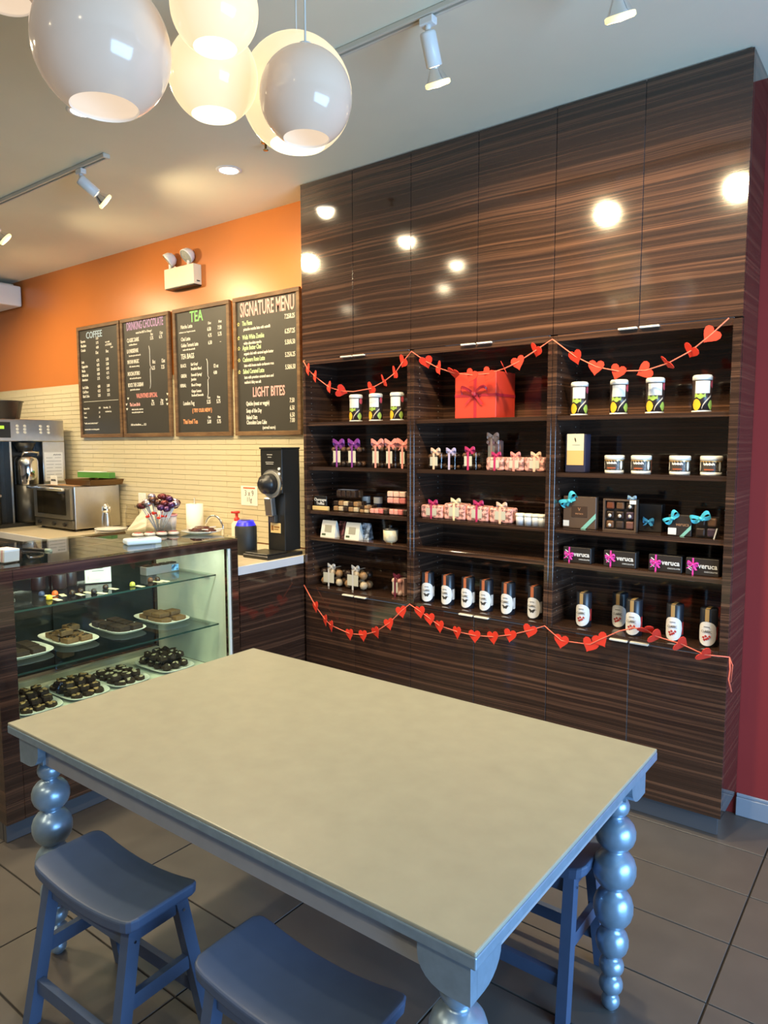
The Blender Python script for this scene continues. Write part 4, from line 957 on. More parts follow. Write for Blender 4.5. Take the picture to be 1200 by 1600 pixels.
# fruit-printed tins
M_TINK = mat('tin_black_print', (.035, .022, .018), .35); M_TINW = mat('tin_white', (.78, .77, .72), .3)
M_YEL = mat('mango_yellow', (.80, .42, .02), .4); M_LGR = mat('leaf_green', (.34, .48, .08), .4); M_PNK = mat('berry_pink', (.60, .09, .12), .4); M_BRN = mat('branch_beige', (.55, .45, .33), .5)
def fruit_tin(x, y, zb, label, group):
    t = thing('fruit_tin', label, 'tin', (x, y, zb), 0, group); r, h = .0375, .150
    K = lambda k, fn: cached('ft_'+k, fn)
    obj('body', K('body', lambda: B().lathe([(0, 0), (r, 0), (r, h-.022), (0, h-.022)], n=28)), M_TINK, t)
    obj('lid', K('lid', lambda: B().lathe([(r-.002, h-.0215), (r+.0008, h-.020), (r+.0008, h-.006), (r-.004, h), (0, h)], n=28)), M_TINW, t)
    obj('base_ring', K('br', lambda: B().lathe([(r+.0003, .0005), (r+.0006, .001), (r+.0006, .006), (r+.0003, .0065)], n=28)), M_TINW, t)
    obj('label_panel', K('lp', lambda: arc(B(), r, .075, .125, -28, 62, 12)), M_TINW, t)
    obj('green_leaves', K('gl', lambda: arc(B(), r, .056, .073, -30, 34, 10, shape=lambda u: (.056+.004*math.sin(9*u), .072+.003*math.sin(14*u)))), M_LGR, t)
    obj('mango', K('mg', lambda: arc(B(), r, 0, 0, -45, 8, 10, shape=lambda u: (.030-.024*math.sin(PI*u)**.6, .030+.023*math.sin(PI*u)**.6))), M_YEL, t)
    obj('leaf', K('lf', lambda: arc(B(), r, 0, 0, 50, 95, 10, shape=lambda u: (.028-.020*math.sin(PI*u), .030+.018*math.sin(PI*u)))), M_LGR, t)
    obj('berry', K('be', lambda: arc(B(), r, 0, 0, 68, 105, 10, shape=lambda u: (.112-.016*math.sin(PI*u)**.5, .112+.016*math.sin(PI*u)**.5))), M_PNK, t)
    obj('branch', K('bn', lambda: arc(B(), r, 0, 0, 14, 70, 10, shape=lambda u: (.010+.050*u**.6, .018+.050*u**.6))), M_BRN, t)
for (xl, xr, yt, yb), lb in (((546.7, 566, 616, 659), 'fruit-printed white-lidded tin, farthest from the red gift box'), ((577.5, 597, 614, 658), 'fruit-printed white-lidded tin, middle of three beside the gift box cabinet'), ((611, 630, 612, 657), 'fruit-printed white-lidded tin, nearest the divider of the gift box cabinet')):
    x, w_, h_ = loc(xl, xr, yb, yt, T1, 3.13); fruit_tin(x, 3.13, T1, lb, 'fruit tins in the counter-side cabinet')
for (xl, xr), lb in (((892.6, 918.5), 'fruit-printed white-lidded tin above the coffee bag'), ((954, 980.5), 'fruit-printed white-lidded tin, second from the gift box cabinet in its row of four'), ((1010, 1037), 'fruit-printed white-lidded tin, third from the gift box cabinet in its row of four'), ((1082, 1112), 'fruit-printed white-lidded tin closest to the red wall')):
    x, w_, h_ = loc(xl, xr, 645, 590, T1, 3.13); fruit_tin(x, 3.13, T1, lb, 'fruit tins in the red-wall cabinet')
# red gift box
x, w_, h_ = loc(711, 775, 653, 581, T1, 3.10); M_GIFT = mat('red_gift_card', (.62, .045, .022), .45); M_GRIB = mat('dark_red_ribbon', (.40, .02, .035), .35)
t = thing('gift_box', 'large red gift box tied with a red ribbon bow', 'gift box', (x, 3.10, T1))
obj('box', B().span((-w_/2, 0, 0), (w_/2, .20, h_), .002), M_GIFT, t)
obj('ribbon', B().span((-.008, -.0012, .001), (.008, -.0003, h_)).span((-w_/2, -.0012, h_*.46), (w_/2, -.0003, h_*.46+.014)).span((w_/2+.0003, 0, h_*.46), (w_/2+.0012, .2, h_*.46+.014)), M_GRIB, t)
obj('bow', bow(.15, .75, wf=.11), M_GRIB, t, (-.002, -.006, h_*.52))
# generic clear gift pack: clear sides, sweets, pale label, ribbon and bow
def clear_pack(name, xl, xr, yt, yb, zb, label, cat, group, rib, fillM, yf=3.115, dep=.075, lab=True, bowsz=.07, nfill=(3, 2), slack=True, h=None):
    x, w_, h_ = loc(xl, xr, yb, yt, zb, yf)
    if h: h_ = h
    hb = h_-bowsz*.30
    t = thing(name, label, cat, (x, yf, zb), 0, group)
    bag_ = name == 'pink_candy_bag'
    if bag_:
        hb = h_*.86; obj('marbled_bag', B().span((-w_/2, 0, 0), (w_/2, dep, hb), .010, 2), mat('pink_marbled_wrap', (.56, .27, .23), .45, nscale=55, namt=.62, ndetail=2), t)
    else: obj('clear_box', B().span((-w_/2, 0, 0), (w_/2, dep, hb), .003), ACRYL, t)
    nx, nz = (0, 0) if bag_ else nfill; rr = min(w_/max(nx, 1), hb/max(nz, 1))/2*.92
    for i in range(nx):
        for k in range(nz):
            for j in range(2):
                obj('sweet', cached('swt', lambda: B().ball((0, 0, 0), 1, 8)), fillM[(i+k+j) % len(fillM)], t, (-w_/2+(i+.5)*w_/nx, dep*(.27+.46*j), .002+rr+k*(hb-2*rr-.004)/max(1, nz-1)))
    for c in t.children:
        if c.name.startswith('sweet'): c.scale = (rr*.95, min(rr, dep*.24), rr*.95)
    if fillM is S_PK and not bag_: obj('tissue_liner', B().span((-w_*.46, dep*.5, .002), (w_*.46, dep*.96, hb*.94)), mat('pink_tissue', (.80, .50, .44), .8), t)
    if lab: obj('paper_label', B().span((-w_*.24, -.0016, hb*.22), (w_*.24, -.0006, hb*.78)), mat('sage_label', (.50, .48, .38), .6), t)
    obj('ribbon', B().span((-.006, -.0022, 0), (.006, -.0017, hb)).span((-.006, -.002, hb+.0002), (.006, dep, hb+.0010)), rib, t)
    obj('bow', cached('bow%g' % bowsz, lambda: bow(bowsz, .7)), rib, t, (0, dep*.25, hb+bowsz*.14))
    return t
R_PUR = mat('purple_satin', (.20, .04, .26), .35); R_PNK = mat('salmon_satin', (.75, .28, .24), .4); R_PLE = mat('pale_peach_satin', (.78, .52, .38), .4); R_MAG = mat('magenta_satin', (.45, .03, .12), .35); R_LAV = mat('lavender_satin', (.45, .40, .60), .4); R_GRY = mat('silver_ribbon', (.55, .53, .50), .35); R_CRM = mat('cream_satin', (.75, .65, .42), .4); R_WINE = mat('wine_ribbon', (.14, .015, .04), .4)
S_CH = [M_CHOC, mat('milk_chocolate', (.12, .055, .025), .45)]; S_PK = [mat('pink_candy', (.80, .38, .34), .5), mat('pale_pink_candy', (.86, .60, .52), .5), mat('pink_candy', (.8, .4, .3)), mat('pale_pink_candy', (.8, .5, .4)), mat('rose_candy', (.70, .20, .20), .5), mat('pale_pink_candy', (.8, .5, .4)), M_CHOC]; S_NUT = [mat('toffee', (.35, .20, .09), .5), M_CHOC, mat('pale_nougat', (.60, .48, .32), .5)]
G = 'candy packs in the counter-side cabinet'
clear_pack('candy_pack', 515, 538, 690, 731, T2, 'clear chocolate pack with a purple bow, farther from the salmon bows', 'candy', G, R_PUR, S_CH, bowsz=.088)
clear_pack('candy_pack', 538.5, 562, 690, 732, T2, 'clear chocolate pack with a purple bow, next to the salmon bows', 'candy', G, R_PUR, S_CH, bowsz=.088)
clear_pack('candy_pack', 577, 597, 690, 732, T2, 'clear chocolate pack with a salmon bow, next to the purple bows', 'candy', G, R_PNK, S_CH, bowsz=.088)
clear_pack('candy_pack', 598.5, 618, 690, 733, T2, 'clear chocolate pack with a salmon bow, middle of three', 'candy', G, R_PNK, S_CH, bowsz=.088)
clear_pack('candy_pack', 621.5, 636, 690, 734, T2, 'clear chocolate pack with a salmon bow beside the divider', 'candy', G, R_PNK, S_CH, bowsz=.10)
t = thing('counter_card', 'small black and white lettered sign on a yellow base', 'sign', (loc(489, 514, 800, 778, T3, 3.115)[0], 3.115, T3))
obj('base', B().span((-.06, -.01, 0), (.06, .01, .024), .002), mat('pale_wood_base', (.68, .48, .20), .5), t); obj('panel', B().span((-.05, -.004, .024), (.05, .002, .085), .002), M_BLACK, t)
text('lettering', 'Champagne', .024, M_PAPER, t, (0, -.005, .062), align='CENTER', sx=.85); text('lettering', 'Truffles', .024, M_PAPER, t, (0, -.005, .040), align='CENTER', sx=.85)
def sweets_box(xl, xr, yt, yb, zb, label, fills, yf=3.115, dep=.10, nx=4, nz=2, name='sweets_box', lift=0, lid=None, group=None, hh=None):
    x, w_, h_ = loc(xl, xr, yb, yt, zb+lift, yf)
    if hh: h_ = hh
    t = thing(name, label, 'candy box', (x, yf, zb+lift), 0, group)
    obj('clear_box', B().span((-w_/2, 0, 0), (w_/2, dep, h_), .002), ACRYL, t)
    rx, rz = w_/nx/2*.9, h_/nz/2*.9
    for i in range(nx):
        for k in range(nz):
            for j in range(2):
                o = obj('sweet', cached('swb', lambda: B().box((0, 0, 0), (2, 2, 2), .35, None, 2)), fills[(i*2+k+j) % len(fills)], t, (-w_/2+(i+.5)*w_/nx, dep*(.27+.46*j), .001+rz*1.05+k*(h_/nz))); o.scale = (rx, dep*.2, rz)
    if lid: obj('paper_label', B().span((-w_*.4, dep*.05, h_+.0002), (w_*.4, dep*.6, h_+.001)), lid, t)
    return t
G = 'sweets boxes on the sign shelf'
sweets_box(519, 558, 783, 801, T3, 'clear box of brown sweets next to the lettered sign', S_NUT, nx=5, group=G)
sweets_box(524, 554, 773, 783, T3, 'clear box of sweets with bluish lid on top of the brown sweets box', S_CH, yf=3.12, dep=.09, nx=4, nz=1, lift=.0805, lid=mat('blue_lid', (.22, .26, .40), .3), group=G, hh=.045)
sweets_box(560, 574, 790, 804, T3, 'small clear box of brown sweets beside the pink sweets', S_NUT, nx=2, nz=2, group=G)
sweets_box(576, 604, 795, 807, T3, 'clear box of pink and red sweets, lower one nearer the sign', S_PK, nx=4, nz=1, group=G)
sweets_box(606, 635, 796, 809, T3, 'clear box of pink and red sweets, lower one by the divider', S_PK, nx=4, nz=1, group=G)
sweets_box(603, 632, 778, 795, T3, 'clear box of pink and brown sweets stacked above the lower boxes', S_PK, yf=3.12, dep=.09, nx=3, nz=2, lift=.0625, group=G, hh=.07)
for k, (xl, xr) in enumerate(((562, 572), (582, 590))):
    x, w_, h_ = loc(xl, xr, 792, 783, T3, 3.24)
    t = thing('blue_white_tin', ['small blue and white tin behind the sweets boxes, nearer the sign', 'small blue and white tin behind the sweets boxes, nearer the divider'][k], 'tin', (x, 3.27, T3), 0, 'small tins behind the sweets')
    obj('body', B().lathe([(0, 0), (.026, 0), (.026, .085), (0, .085)], n=20), mat('navy_tin', (.03, .04, .09), .35), t); obj('wrap_label', B().lathe([(.0264, .045), (.0264, .082)], n=20), M_TINW, t)
# paper pouches
M_POUCH = mat('white_pouch', (.74, .71, .62), .55)
def pouch(xl, xr, yt, yb, label, M_, yf, lab, zb=T4, dep=.045, cat='pouch', extra=None):
    x, w_, h_ = loc(xl, xr, yb, yt, zb, yf); t = thing('stand_up_pouch', label, cat, (x, yf, zb), 0, 'stand-up pouches')
    b = B(); n_ = 8; rows = []
    for k in range(n_+1):
        v = k/n_; d_ = dep*(1-v)**.7+.003; ww = w_/2*(1-.05*v)
        rows.append([b.bm.verts.new(q_) for q_ in ((-ww, dep/2-d_/2, h_*v), (ww, dep/2-d_/2, h_*v), (ww, dep/2+d_/2, h_*v), (-ww, dep/2+d_/2, h_*v))])
    for p_, q_ in zip(rows, rows[1:]):
        for i in range(4): b.bm.faces.new((p_[i], p_[(i+1) % 4], q_[(i+1) % 4], q_[i]))
    b.bm.faces.new(rows[0][::-1]); b.bm.faces.new(rows[-1]); obj('pouch', b, M_, t)
    if lab:
        obj('printed_panel', B().box((0, -.001+dep*.16, h_*.52), (w_*.46, .0015, h_*.42), 0, (-.16, 0, 0)), mat('sage_print', (.36, .34, .26), .6), t)
        obj('leaf_print', B().box((-w_*.28, .0015, h_*.16), (w_*.26, .0012, h_*.12), 0, (-.2, 0, .0)), mat('dark_green_print', (.05, .08, .03), .6), t)
    return t
pouch(500.7, 523, 813.5, 845, 'white stand-up pouch with sage label, nearer the counter', M_POUCH, 3.11, True)
pouch(527, 537, 815, 847, 'red and blue pouch between the two white ones', mat('red_blue_pouch', (.28, .09, .10), .4, nscale=30, namt=.8), 3.16, False)
pouch(538, 560.5, 817, 849, 'white stand-up pouch with sage label, nearer the white cup', M_POUCH, 3.11, True)
pouch(563, 576, 818, 850, 'pale blue pouch beside a white one', mat('pale_blue_pouch', (.34, .40, .48), .35, nscale=40, namt=.7), 3.15, False)
x, w_, h_ = loc(601, 620, 850, 826, T4, 3.13)
t = thing('candle_cup', 'small white printed cup with a knobbed lid', 'cup', (x, 3.13, T4))
obj('cup', B().lathe([(0, .008), (.030, .008), (.040, .02), (.042, .075), (0, .075)], n=24), mat('cream_cup_print', (.62, .55, .38), .4, nscale=40, namt=.5), t); obj('foot_ring', B().lathe([(.02, 0), (.026, 0), (.026, .0079), (.02, .0079)], n=20), M_BRASS, t)
obj('lid', B().lathe([(.042, .0755), (.043, .082), (.012, .086), (.010, .094), (.013, .10), (0, .104)], n=24), M_BLACK, t)
# bottom shelf of counter-side cabinet
G = 'clear candy boxes on the bottom shelf'
clear_pack('candy_cube', 497, 531, 884, 919, T5, 'clear candy cube with silver ribbon nearest the counter', 'candy', G, R_GRY, S_NUT, dep=.11, bowsz=.06, yf=3.13)
clear_pack('candy_cube', 534, 569, 887, 924, T5, 'clear candy cube with silver ribbon beside the other candy cube', 'candy', G, R_GRY, S_NUT, dep=.11, bowsz=.06, yf=3.13)
clear_pack('candy_cube', 609, 626, 899, 931, T5, 'small clear candy cube with wine-coloured bow by the divider', 'candy', G, R_WINE, S_PK, dep=.07, bowsz=.05, nfill=(2, 2), yf=3.13)
# gift box cabinet, second shelf
G = 'ribboned packs on the second shelf'
clear_pack('candy_pack', 666, 690, 703, 735, T2, 'clear chocolate pack with peach bow and sage label', 'candy', G, R_PLE, S_CH, bowsz=.06)
clear_pack('candy_pack', 693, 711, 703, 735, T2, 'clear chocolate pack with lavender ribbon', 'candy', G, R_LAV, S_CH, bowsz=.06, lab=False)
clear_pack('candy_pack', 719, 744, 701, 735, T2, 'clear chocolate pack with magenta bow', 'candy', G, R_MAG, S_CH, bowsz=.06)
clear_pack('candy_pack', 757, 779, 700, 722, T2, 'tall pink pack with peach bow behind the row of pink bags', 'candy', G, R_PLE, S_PK, bowsz=.07, yf=3.23, dep=.06, h=.175)
for k, (a_, b_) in enumerate(((759, 787), (788, 818), (819, 851))):
    clear_pack('pink_candy_bag', a_, b_, 711, 737, T2, ['clear bag of pink sweets with magenta bow, next to the magenta-bowed pack', 'clear bag of pink sweets with salmon bow, middle of the row', 'clear bag of pink sweets with peach bow, by the divider'][k], 'candy', G, [R_MAG, R_PNK, R_PLE][k], S_PK, bowsz=.055, nfill=(5, 3))
G = 'ribboned packs on the third shelf'
for k, (a_, b_, yt, yb, rb, lb) in enumerate(((657, 691, 786, 812, R_MAG, 'clear bag of pink sweets with magenta bow at the shelf end'), (693, 726, 783, 813, R_CRM, 'clear bag of pink sweets with cream bow'), (728, 762, 787, 815, R_MAG, 'clear bag of pink sweets with magenta bow between cream and peach bows'), (764, 799, 790, 818, R_PLE, 'clear bag of pink sweets with peach bow next to the white cups'))):
    clear_pack('pink_candy_bag', a_, b_, yt, yb, T3, lb, 'candy', G, rb, S_PK, bowsz=.06, nfill=(5, 3))
for k, xc in enumerate((813, 826, 838, 848)):
    x, w_, h_ = loc(xc-6, xc+6, 823, 803, T3, 3.13)
    t = thing('marshmallow_cup', ['small white lidded cup next to the peach-bowed bag', 'small white lidded cup, second from the peach-bowed bag', 'small white lidded cup, third from the peach-bowed bag', 'small white lidded cup by the divider'][k], 'cup', (x, 3.13, T3), 0, 'small white cups')
    obj('cup', cached('mcup', lambda: B().lathe([(0, 0), (.019, 0), (.022, .04), (0, .04)], n=18)), mat('pale_blue_white', (.60, .64, .70), .35), t); obj('lid', cached('mlid', lambda: B().lathe([(.0225, .0402), (.024, .042), (.024, .052), (.02, .055), (0, .055)], n=18)), M_TINW, t)
# striped drinking-chocolate tins on the bottom shelves
M_NAVY = mat('navy_black_tin', (.013, .015, .022), .35); M_COP = mat('copper_stripe', (.72, .22, .10), .35, metal=.4); M_GLD = mat('gold_stripe', (.70, .45, .18), .35, metal=.5); M_TLAB = mat('white_tin_label', (.76, .76, .75), .45); M_INK = mat('dark_ink', (.04, .035, .03), .6); M_REDF = mat('red_fruit_print', (.42, .03, .025), .5)
def cocoa_tin(xl, xr, yt, yb, label, group, stripe, red, yf=3.115, turn=0):
    x, w_, h_ = loc(xl, xr, yb, yt, T5, yf+.034); r, h = .0345, .160
    K = lambda k, fn: cached('ct_'+k, fn)
    t = thing('cocoa_tin', label, 'tin', (x, yf+.034, T5), turn, group)
    obj('body', K('b', lambda: B().lathe([(0, .001), (r-.001, 0), (r, .002), (r, h-.003), (r-.002, h), (0, h)], n=32)), M_NAVY, t)
    obj('label', K('l'+('r' if red else ''), lambda: arc(B(), r, 0, 0, -70, 70, 24, shape=lambda u: (.055-.050*math.sin(PI*u)**.36, .060+.047*math.sin(PI*u)**(.36 if red else .42)))), M_TLAB, t)
    if not red: obj('wrap_label', K('w', lambda: arc(B(), r, .03, .085, 70.5, 130, 8)), M_TLAB, t)
    else: obj('wrap_label', K('wr', lambda: arc(B(), r, .03, .085, 70.5, 95, 6)), M_REDF, t)
    obj('seal_stripe', K('s', lambda: arc(B(), r+.0004, .108, h-.001, -13, 13, 6)), stripe, t)
    obj('seal_tab', K('st', lambda: B().span((-.008, -.030, h+.0003), (.008, .030, h+.0012))), stripe, t)
    text('lettering', 'CLASSIC', .0135, M_INK, t, (0, -r-.0022, .066), align='CENTER', sx=.82)
    obj('small_print', K('sp', lambda: B().span((-.012, -r-.0018, .084), (.012, -r-.0010, .087))), mat('grey_print', (.2, .2, .2), .8), t)
    if red:
        for k, (dx, dz) in enumerate(((-.012, .040), (-.003, .046), (.006, .038), (.012, .046), (0, .034), (-.008, .030))): obj('fruit_print', K('fp', lambda: B().box((0, 0, 0), (.009, .0012, .008), .0005, (0, .6, 0))), M_REDF, t, (dx, -r-.0015+abs(dx)*.12, dz))
    else: obj('moustache_print', K('mp', lambda: arc(B(), r+.0003, 0, 0, -38, 38, 16, shape=lambda u: (.036+.010*abs(2*u-1)**2-.005*math.sin(2*PI*abs(2*u-1)), .044+.006*math.sin(PI*abs(2*u-1))))), M_INK, t)
cp = [((658.5, 679, 896, 941), 'nearest the candy cubes'), ((690.5, 710, 899, 945), 'second from the candy cubes'), ((721.7, 741.5, 903, 950), 'third from the candy cubes'), ((749.7, 770.5, 908, 956), 'fourth from the candy cubes'), ((783.6, 805, 911, 961), 'fifth from the candy cubes'), ((825, 847, 917, 968), 'nearest the gold-striped tins')]
for k, ((a_, b_, c_, d_), w2) in enumerate(cp): cocoa_tin(a_, b_, c_, d_, 'dark tin with white label and copper stripe, '+w2, 'copper-striped tins', M_COP, False, turn=.35 if k == 0 else 0)
gp = [((900, 925, 926, 978), 3.115, 'nearest the copper-striped tins'), ((957, 981, 930, 982), 3.20, 'behind its neighbour'), ((979, 1003, 936, 990), 3.10, 'in front of its neighbour'), ((1041, 1068, 944, 1000), 3.115, 'second from the red wall'), ((1094, 1121, 952, 1008), 3.115, 'nearest the red wall')]
for (a_, b_, c_, d_), yf, w2 in gp: cocoa_tin(a_, b_, c_, d_, 'dark tin with red fruit label and gold stripe, '+w2, 'gold-striped tins', M_GLD, True, yf=yf)
# coffee bag
x, w_, h_ = loc(883.6, 914.6, 738, 677, T2, 3.115)
t = thing('coffee_bag', 'dark blue coffee bag with cream and orange label', 'coffee bag', (x, 3.115, T2))
obj('bag', B().span((-w_/2, 0, 0), (w_/2, .065, h_-.004), .004, 2), mat('navy_bag', (.030, .028, .055), .4), t)
obj('label_top', B().span((-w_*.42, -.0016, h_*.56), (w_*.42, -.0006, h_*.985)), mat('cream_label', (.72, .62, .42), .5), t); obj('label_bottom', B().span((-w_*.42, -.0016, h_*.19), (w_*.42, -.0006, h_*.558)), mat('orange_label', (.72, .42, .15), .5), t)
obj('feather_mark', B().prism([(-.002, .010), (.004, .004), (.006, -.008), (.003, -.012), (-.002, 0)], .001, Matrix.Translation((-.002, -.0028, h_*.84))), M_INK, t); obj('print_line', B().span((-.014, -.0024, h_*.70), (.022, -.0017, h_*.71)), mat('grey_print', (.2, .2, .2), .8), t)
# white-lidded jars
M_JARB = mat('black_gold_print', (.06, .05, .035), .35, nscale=120, namt=.9)
for k, (a_, b_) in enumerate(((945, 976.6), (987, 1018), (1045, 1081), (1095, 1129))):
    x, w_, h_ = loc(a_, b_, 740, 711, T2, 3.155); r = .041
    t = thing('spread_jar', ['white-lidded patterned jar next to the coffee bag', 'white-lidded patterned jar with orange side label, second from the coffee bag', 'white-lidded patterned jar, third from the coffee bag', 'white-lidded patterned jar nearest the red wall'][k], 'jar', (x, 3.15, T2), 0, 'patterned jars on the coffee bag shelf')
    obj('jar', cached('jar_b', lambda: B().lathe([(0, .001), (r-.002, 0), (r, .003), (r, .0135), (0, .0135)], n=32)), M_TINW, t)
    obj('print_band', cached('jar_p', lambda: B().lathe([(r, .0137), (r, .0605)], n=32)), M_JARB, t)
    obj('lid', cached('jar_l', lambda: B().lathe([(r, .0607), (r+.002, .062), (r+.002, .077), (r-.002, .080), (0, .080)], n=32)), M_TINW, t)
    obj('front_label', cached('jar_f', lambda: arc(B(), r, .018, .056, -36, 36, 12)), mat('dark_brown_label', (.06, .045, .035), .4), t)
    obj('white_script', cached('jar_s', lambda: arc(B(), r+.0008, 0, 0, -31, 31, 24, shape=lambda u: (.042+.0015*math.sin(30*u), .050+.0022*math.sin(23*u+1)))), M_TINW, t); obj('red_band', cached('jar_r', lambda: arc(B(), r+.0008, .021, .027, -26, 26, 12)), mat('rust_band', (.40, .09, .03), .5), t)
    obj('check_band', cached('jar_c', lambda: arc(B(), r+.0004, 0, 0, -85, 85, 40, shape=lambda u: (.0575-.004*((int(u*40) % 4) < 2), .0605))), M_GLD, t)
    for sgn in (-1, 1): obj('side_chain', cached('jar_ch%d' % sgn, lambda: arc(B(), r+.0003, 0, 0, sgn*62-9, sgn*62+9, 8, shape=lambda u: (.036-.020*math.sin(PI*u)**.5, .036+.020*math.sin(PI*u)**.5))), M_TINW, t)
    if k == 1: obj('orange_side_label', cached('jar_o', lambda: arc(B(), r+.0008, .008, .074, 92, 118, 6)), mat('orange_label2', (.65, .14, .05), .5), t)
# boxed chocolates with turquoise ribbon
M_TURQ = mat('turquoise_satin', (.08, .52, .60), .35); M_CBOX = mat('brown_gift_card', (.095, .058, .038), .5); M_DBOX = mat('dark_gift_card', (.022, .016, .014), .5); M_STK = mat('white_sticker', (.72, .71, .68), .6)
x, w_, h_ = loc(880, 931, 828, 776, T3, 3.13)
t = thing('chocolate_box', 'brown square chocolate box with turquoise corner ribbon and bow', 'gift box', (x, 3.13, T3)); 
obj('box', B().span((-w_/2, 0, 0), (w_/2, .035, h_), .002), M_CBOX, t)
obj('emblem', B().span((-w_*.24, -.0016, h_*.36), (w_*.24, -.0004, h_*.70)), mat('dark_brown_print', (.05, .026, .016), .5), t); text('lettering', 'veruca', .014, mat('copper_print', (.40, .20, .10), .5), t, (0, -.002, h_*.47), align='CENTER'); text('lettering', 'V', .022, mat('copper_print', (.4, .2, .1), .5), t, (0, -.002, h_*.60), align='CENTER')
obj('corner_ribbon', B().prism([(-w_/2, h_*.62), (-w_/2, h_*.76), (-w_*.20, h_), (-w_*.28, h_)], .0014, Matrix.Translation((0, -.0022, 0))), M_TURQ, t); obj('corner_ribbon', B().prism([(w_*.05, 0), (w_*.20, 0), (w_/2, h_*.34), (w_/2, h_*.50)], .0014, Matrix.Translation((0, -.0022, 0))), mat('pale_turquoise_satin', (.22, .50, .42), .4), t)
bw_ = obj('bow', bow(.09, .35, wf=.2), M_TURQ, t, (-w_*.30, -.006, h_*.86), (0, -.7, 0)); obj('price_sticker', B().span((-w_*.49, -.0016, h_*.06), (-w_*.31, -.0004, h_*.24)), M_STK, t)
x, w_, h_ = loc(942, 994, 832, 780, T3, 3.13)
t = thing('chocolate_assortment', 'dark tray box showing nine assorted chocolates', 'candy box', (x, 3.13, T3))
obj('tray', B().span((-w_/2, .022, 0), (w_/2, .034, h_), .001), M_DBOX, t)
fb = B(); fb.span((-w_/2, 0, 0), (-w_/2+.008, .0215, h_)); fb.span((w_/2-.008, 0, 0), (w_/2, .0215, h_)); fb.span((-w_/2+.0085, 0, 0), (w_/2-.0085, .0215, .008)); fb.span((-w_/2+.0085, 0, h_-.008), (w_/2-.0085, .0215, h_)); obj('rim', fb, M_CBOX, t)
ccol = [mat('copper_choc', (.16, .045, .02), .35), mat('milk_chocolate', (.12, .055, .025), .45), M_CHOC, M_CHOC, M_CHOC, mat('plum_choc', (.05, .03, .05), .35), mat('milk_chocolate', (.12, .055, .025), .45), M_BROWNIE, mat('pink_milk_choc', (.15, .065, .05), .4)]
for k in range(9):
    cx_, cz_ = -w_*.30+w_*.30*(k % 3), h_*.80-h_*.30*(k//3)
    c_ = obj('chocolate', cached('choc9', lambda: B().box((0, 0, 0), (.034, .016, .034), .006, None, 2)), ccol[k], t, (cx_, .013, cz_))
    if k in (2, 3, 4, 5, 6): obj('topping', cached('almondtop', lambda: B().ball((0, 0, 0), .008, 8, sz=1.1, sy=.5)), mat('pale_almond', (.55, .50, .45), .5), c_, (0, -.009, -.003))
obj('price_sticker', B().span((w_*.30, -.0016, h_*.86), (w_*.49, -.0004, h_*.98)), M_STK, t); obj('bow', bow(.04, .3), mat('slate_ribbon', (.25, .38, .48), .4), t, (w_*.36, .004, h_+.005))
x, w_, h_ = loc(998, 1034, 834, 784, T3, 3.20)
t = thing('chocolate_box', 'black chocolate box with a small blue bow beside the nine chocolates', 'gift box', (x, 3.20, T3)); obj('box', B().span((-w_/2, 0, 0), (w_/2, .05, h_-.01), .002), M_DBOX, t); obj('ribbon', B().prism([(-w_*.30, h_*.44), (-w_*.30, h_*.50), (-w_*.06, h_*.35), (-w_*.06, h_*.29)], .001, Matrix.Translation((0, -.002, 0))), mat('slate_ribbon', (.25, .38, .48), .4), t); obj('bow', bow(.05, .8), mat('blue_satin', (.05, .28, .50), .35), t, (-w_*.05, -.005, h_*.34))
x, w_, h_ = loc(1044, 1080, 842, 805, T3, 3.12)
t = thing('chocolate_box', 'small dark chocolate box with turquoise bow and white sticker', 'gift box', (x, 3.12, T3)); obj('box', B().span((-w_/2, 0, 0), (w_/2, .035, h_), .002), M_DBOX, t)
text('lettering', 'veruca', .022, mat('copper_print', (.4, .2, .1), .5), t, (w_*.12, -.001, h_*.56), align='CENTER', sx=.9); obj('corner_ribbon', B().prism([(w_*.02, 0), (w_*.20, 0), (w_/2, h_*.36), (w_/2, h_*.56)], .0014, Matrix.Translation((0, -.002, 0))), MATS['pale_turquoise_satin'], t)
obj('bow', bow(.07, .35, wf=.2), M_TURQ, t, (-w_*.32, -.006, h_*.84), (0, -.8, 0)); obj('price_sticker', B().span((-w_*.5, -.0016, h_*.06), (-w_*.14, -.0004, h_*.38)), M_STK, t)
x, w_, h_ = loc(1085, 1121, 843, 808, T3, 3.11)
t = thing('chocolate_assortment', 'small clear box of four chocolates with turquoise bow', 'candy box', (x, 3.11, T3)); obj('tray', B().span((-w_/2, .02, 0), (w_/2, .03, h_), .001), M_DBOX, t); obj('clear_cover', B().span((-w_/2, 0, 0), (w_/2, .0195, h_), .001), ACRYL, t)
for k in range(4): c_ = obj('chocolate', cached('choc4', lambda: B().box((0, 0, 0), (.036, .014, .036), .007, None, 2)), [M_CHOC, ccol[1], M_CHOC, ccol[5]][k], t, (-w_*.24+w_*.48*(k % 2), .010, h_*.75-h_*.48*(k//2)))
obj('bow', bow(.08, .3, wf=.2), M_TURQ, t, (-w_*.22, -.004, h_*.92), (0, -.35, 0)); obj('ribbon_tail', B().prism([(w_*.34, 0), (w_*.40, 0), (w_*.52, h_*.5), (w_*.46, h_*.5)], .001, Matrix.Translation((0, -.003, 0))), R_GRY, t)
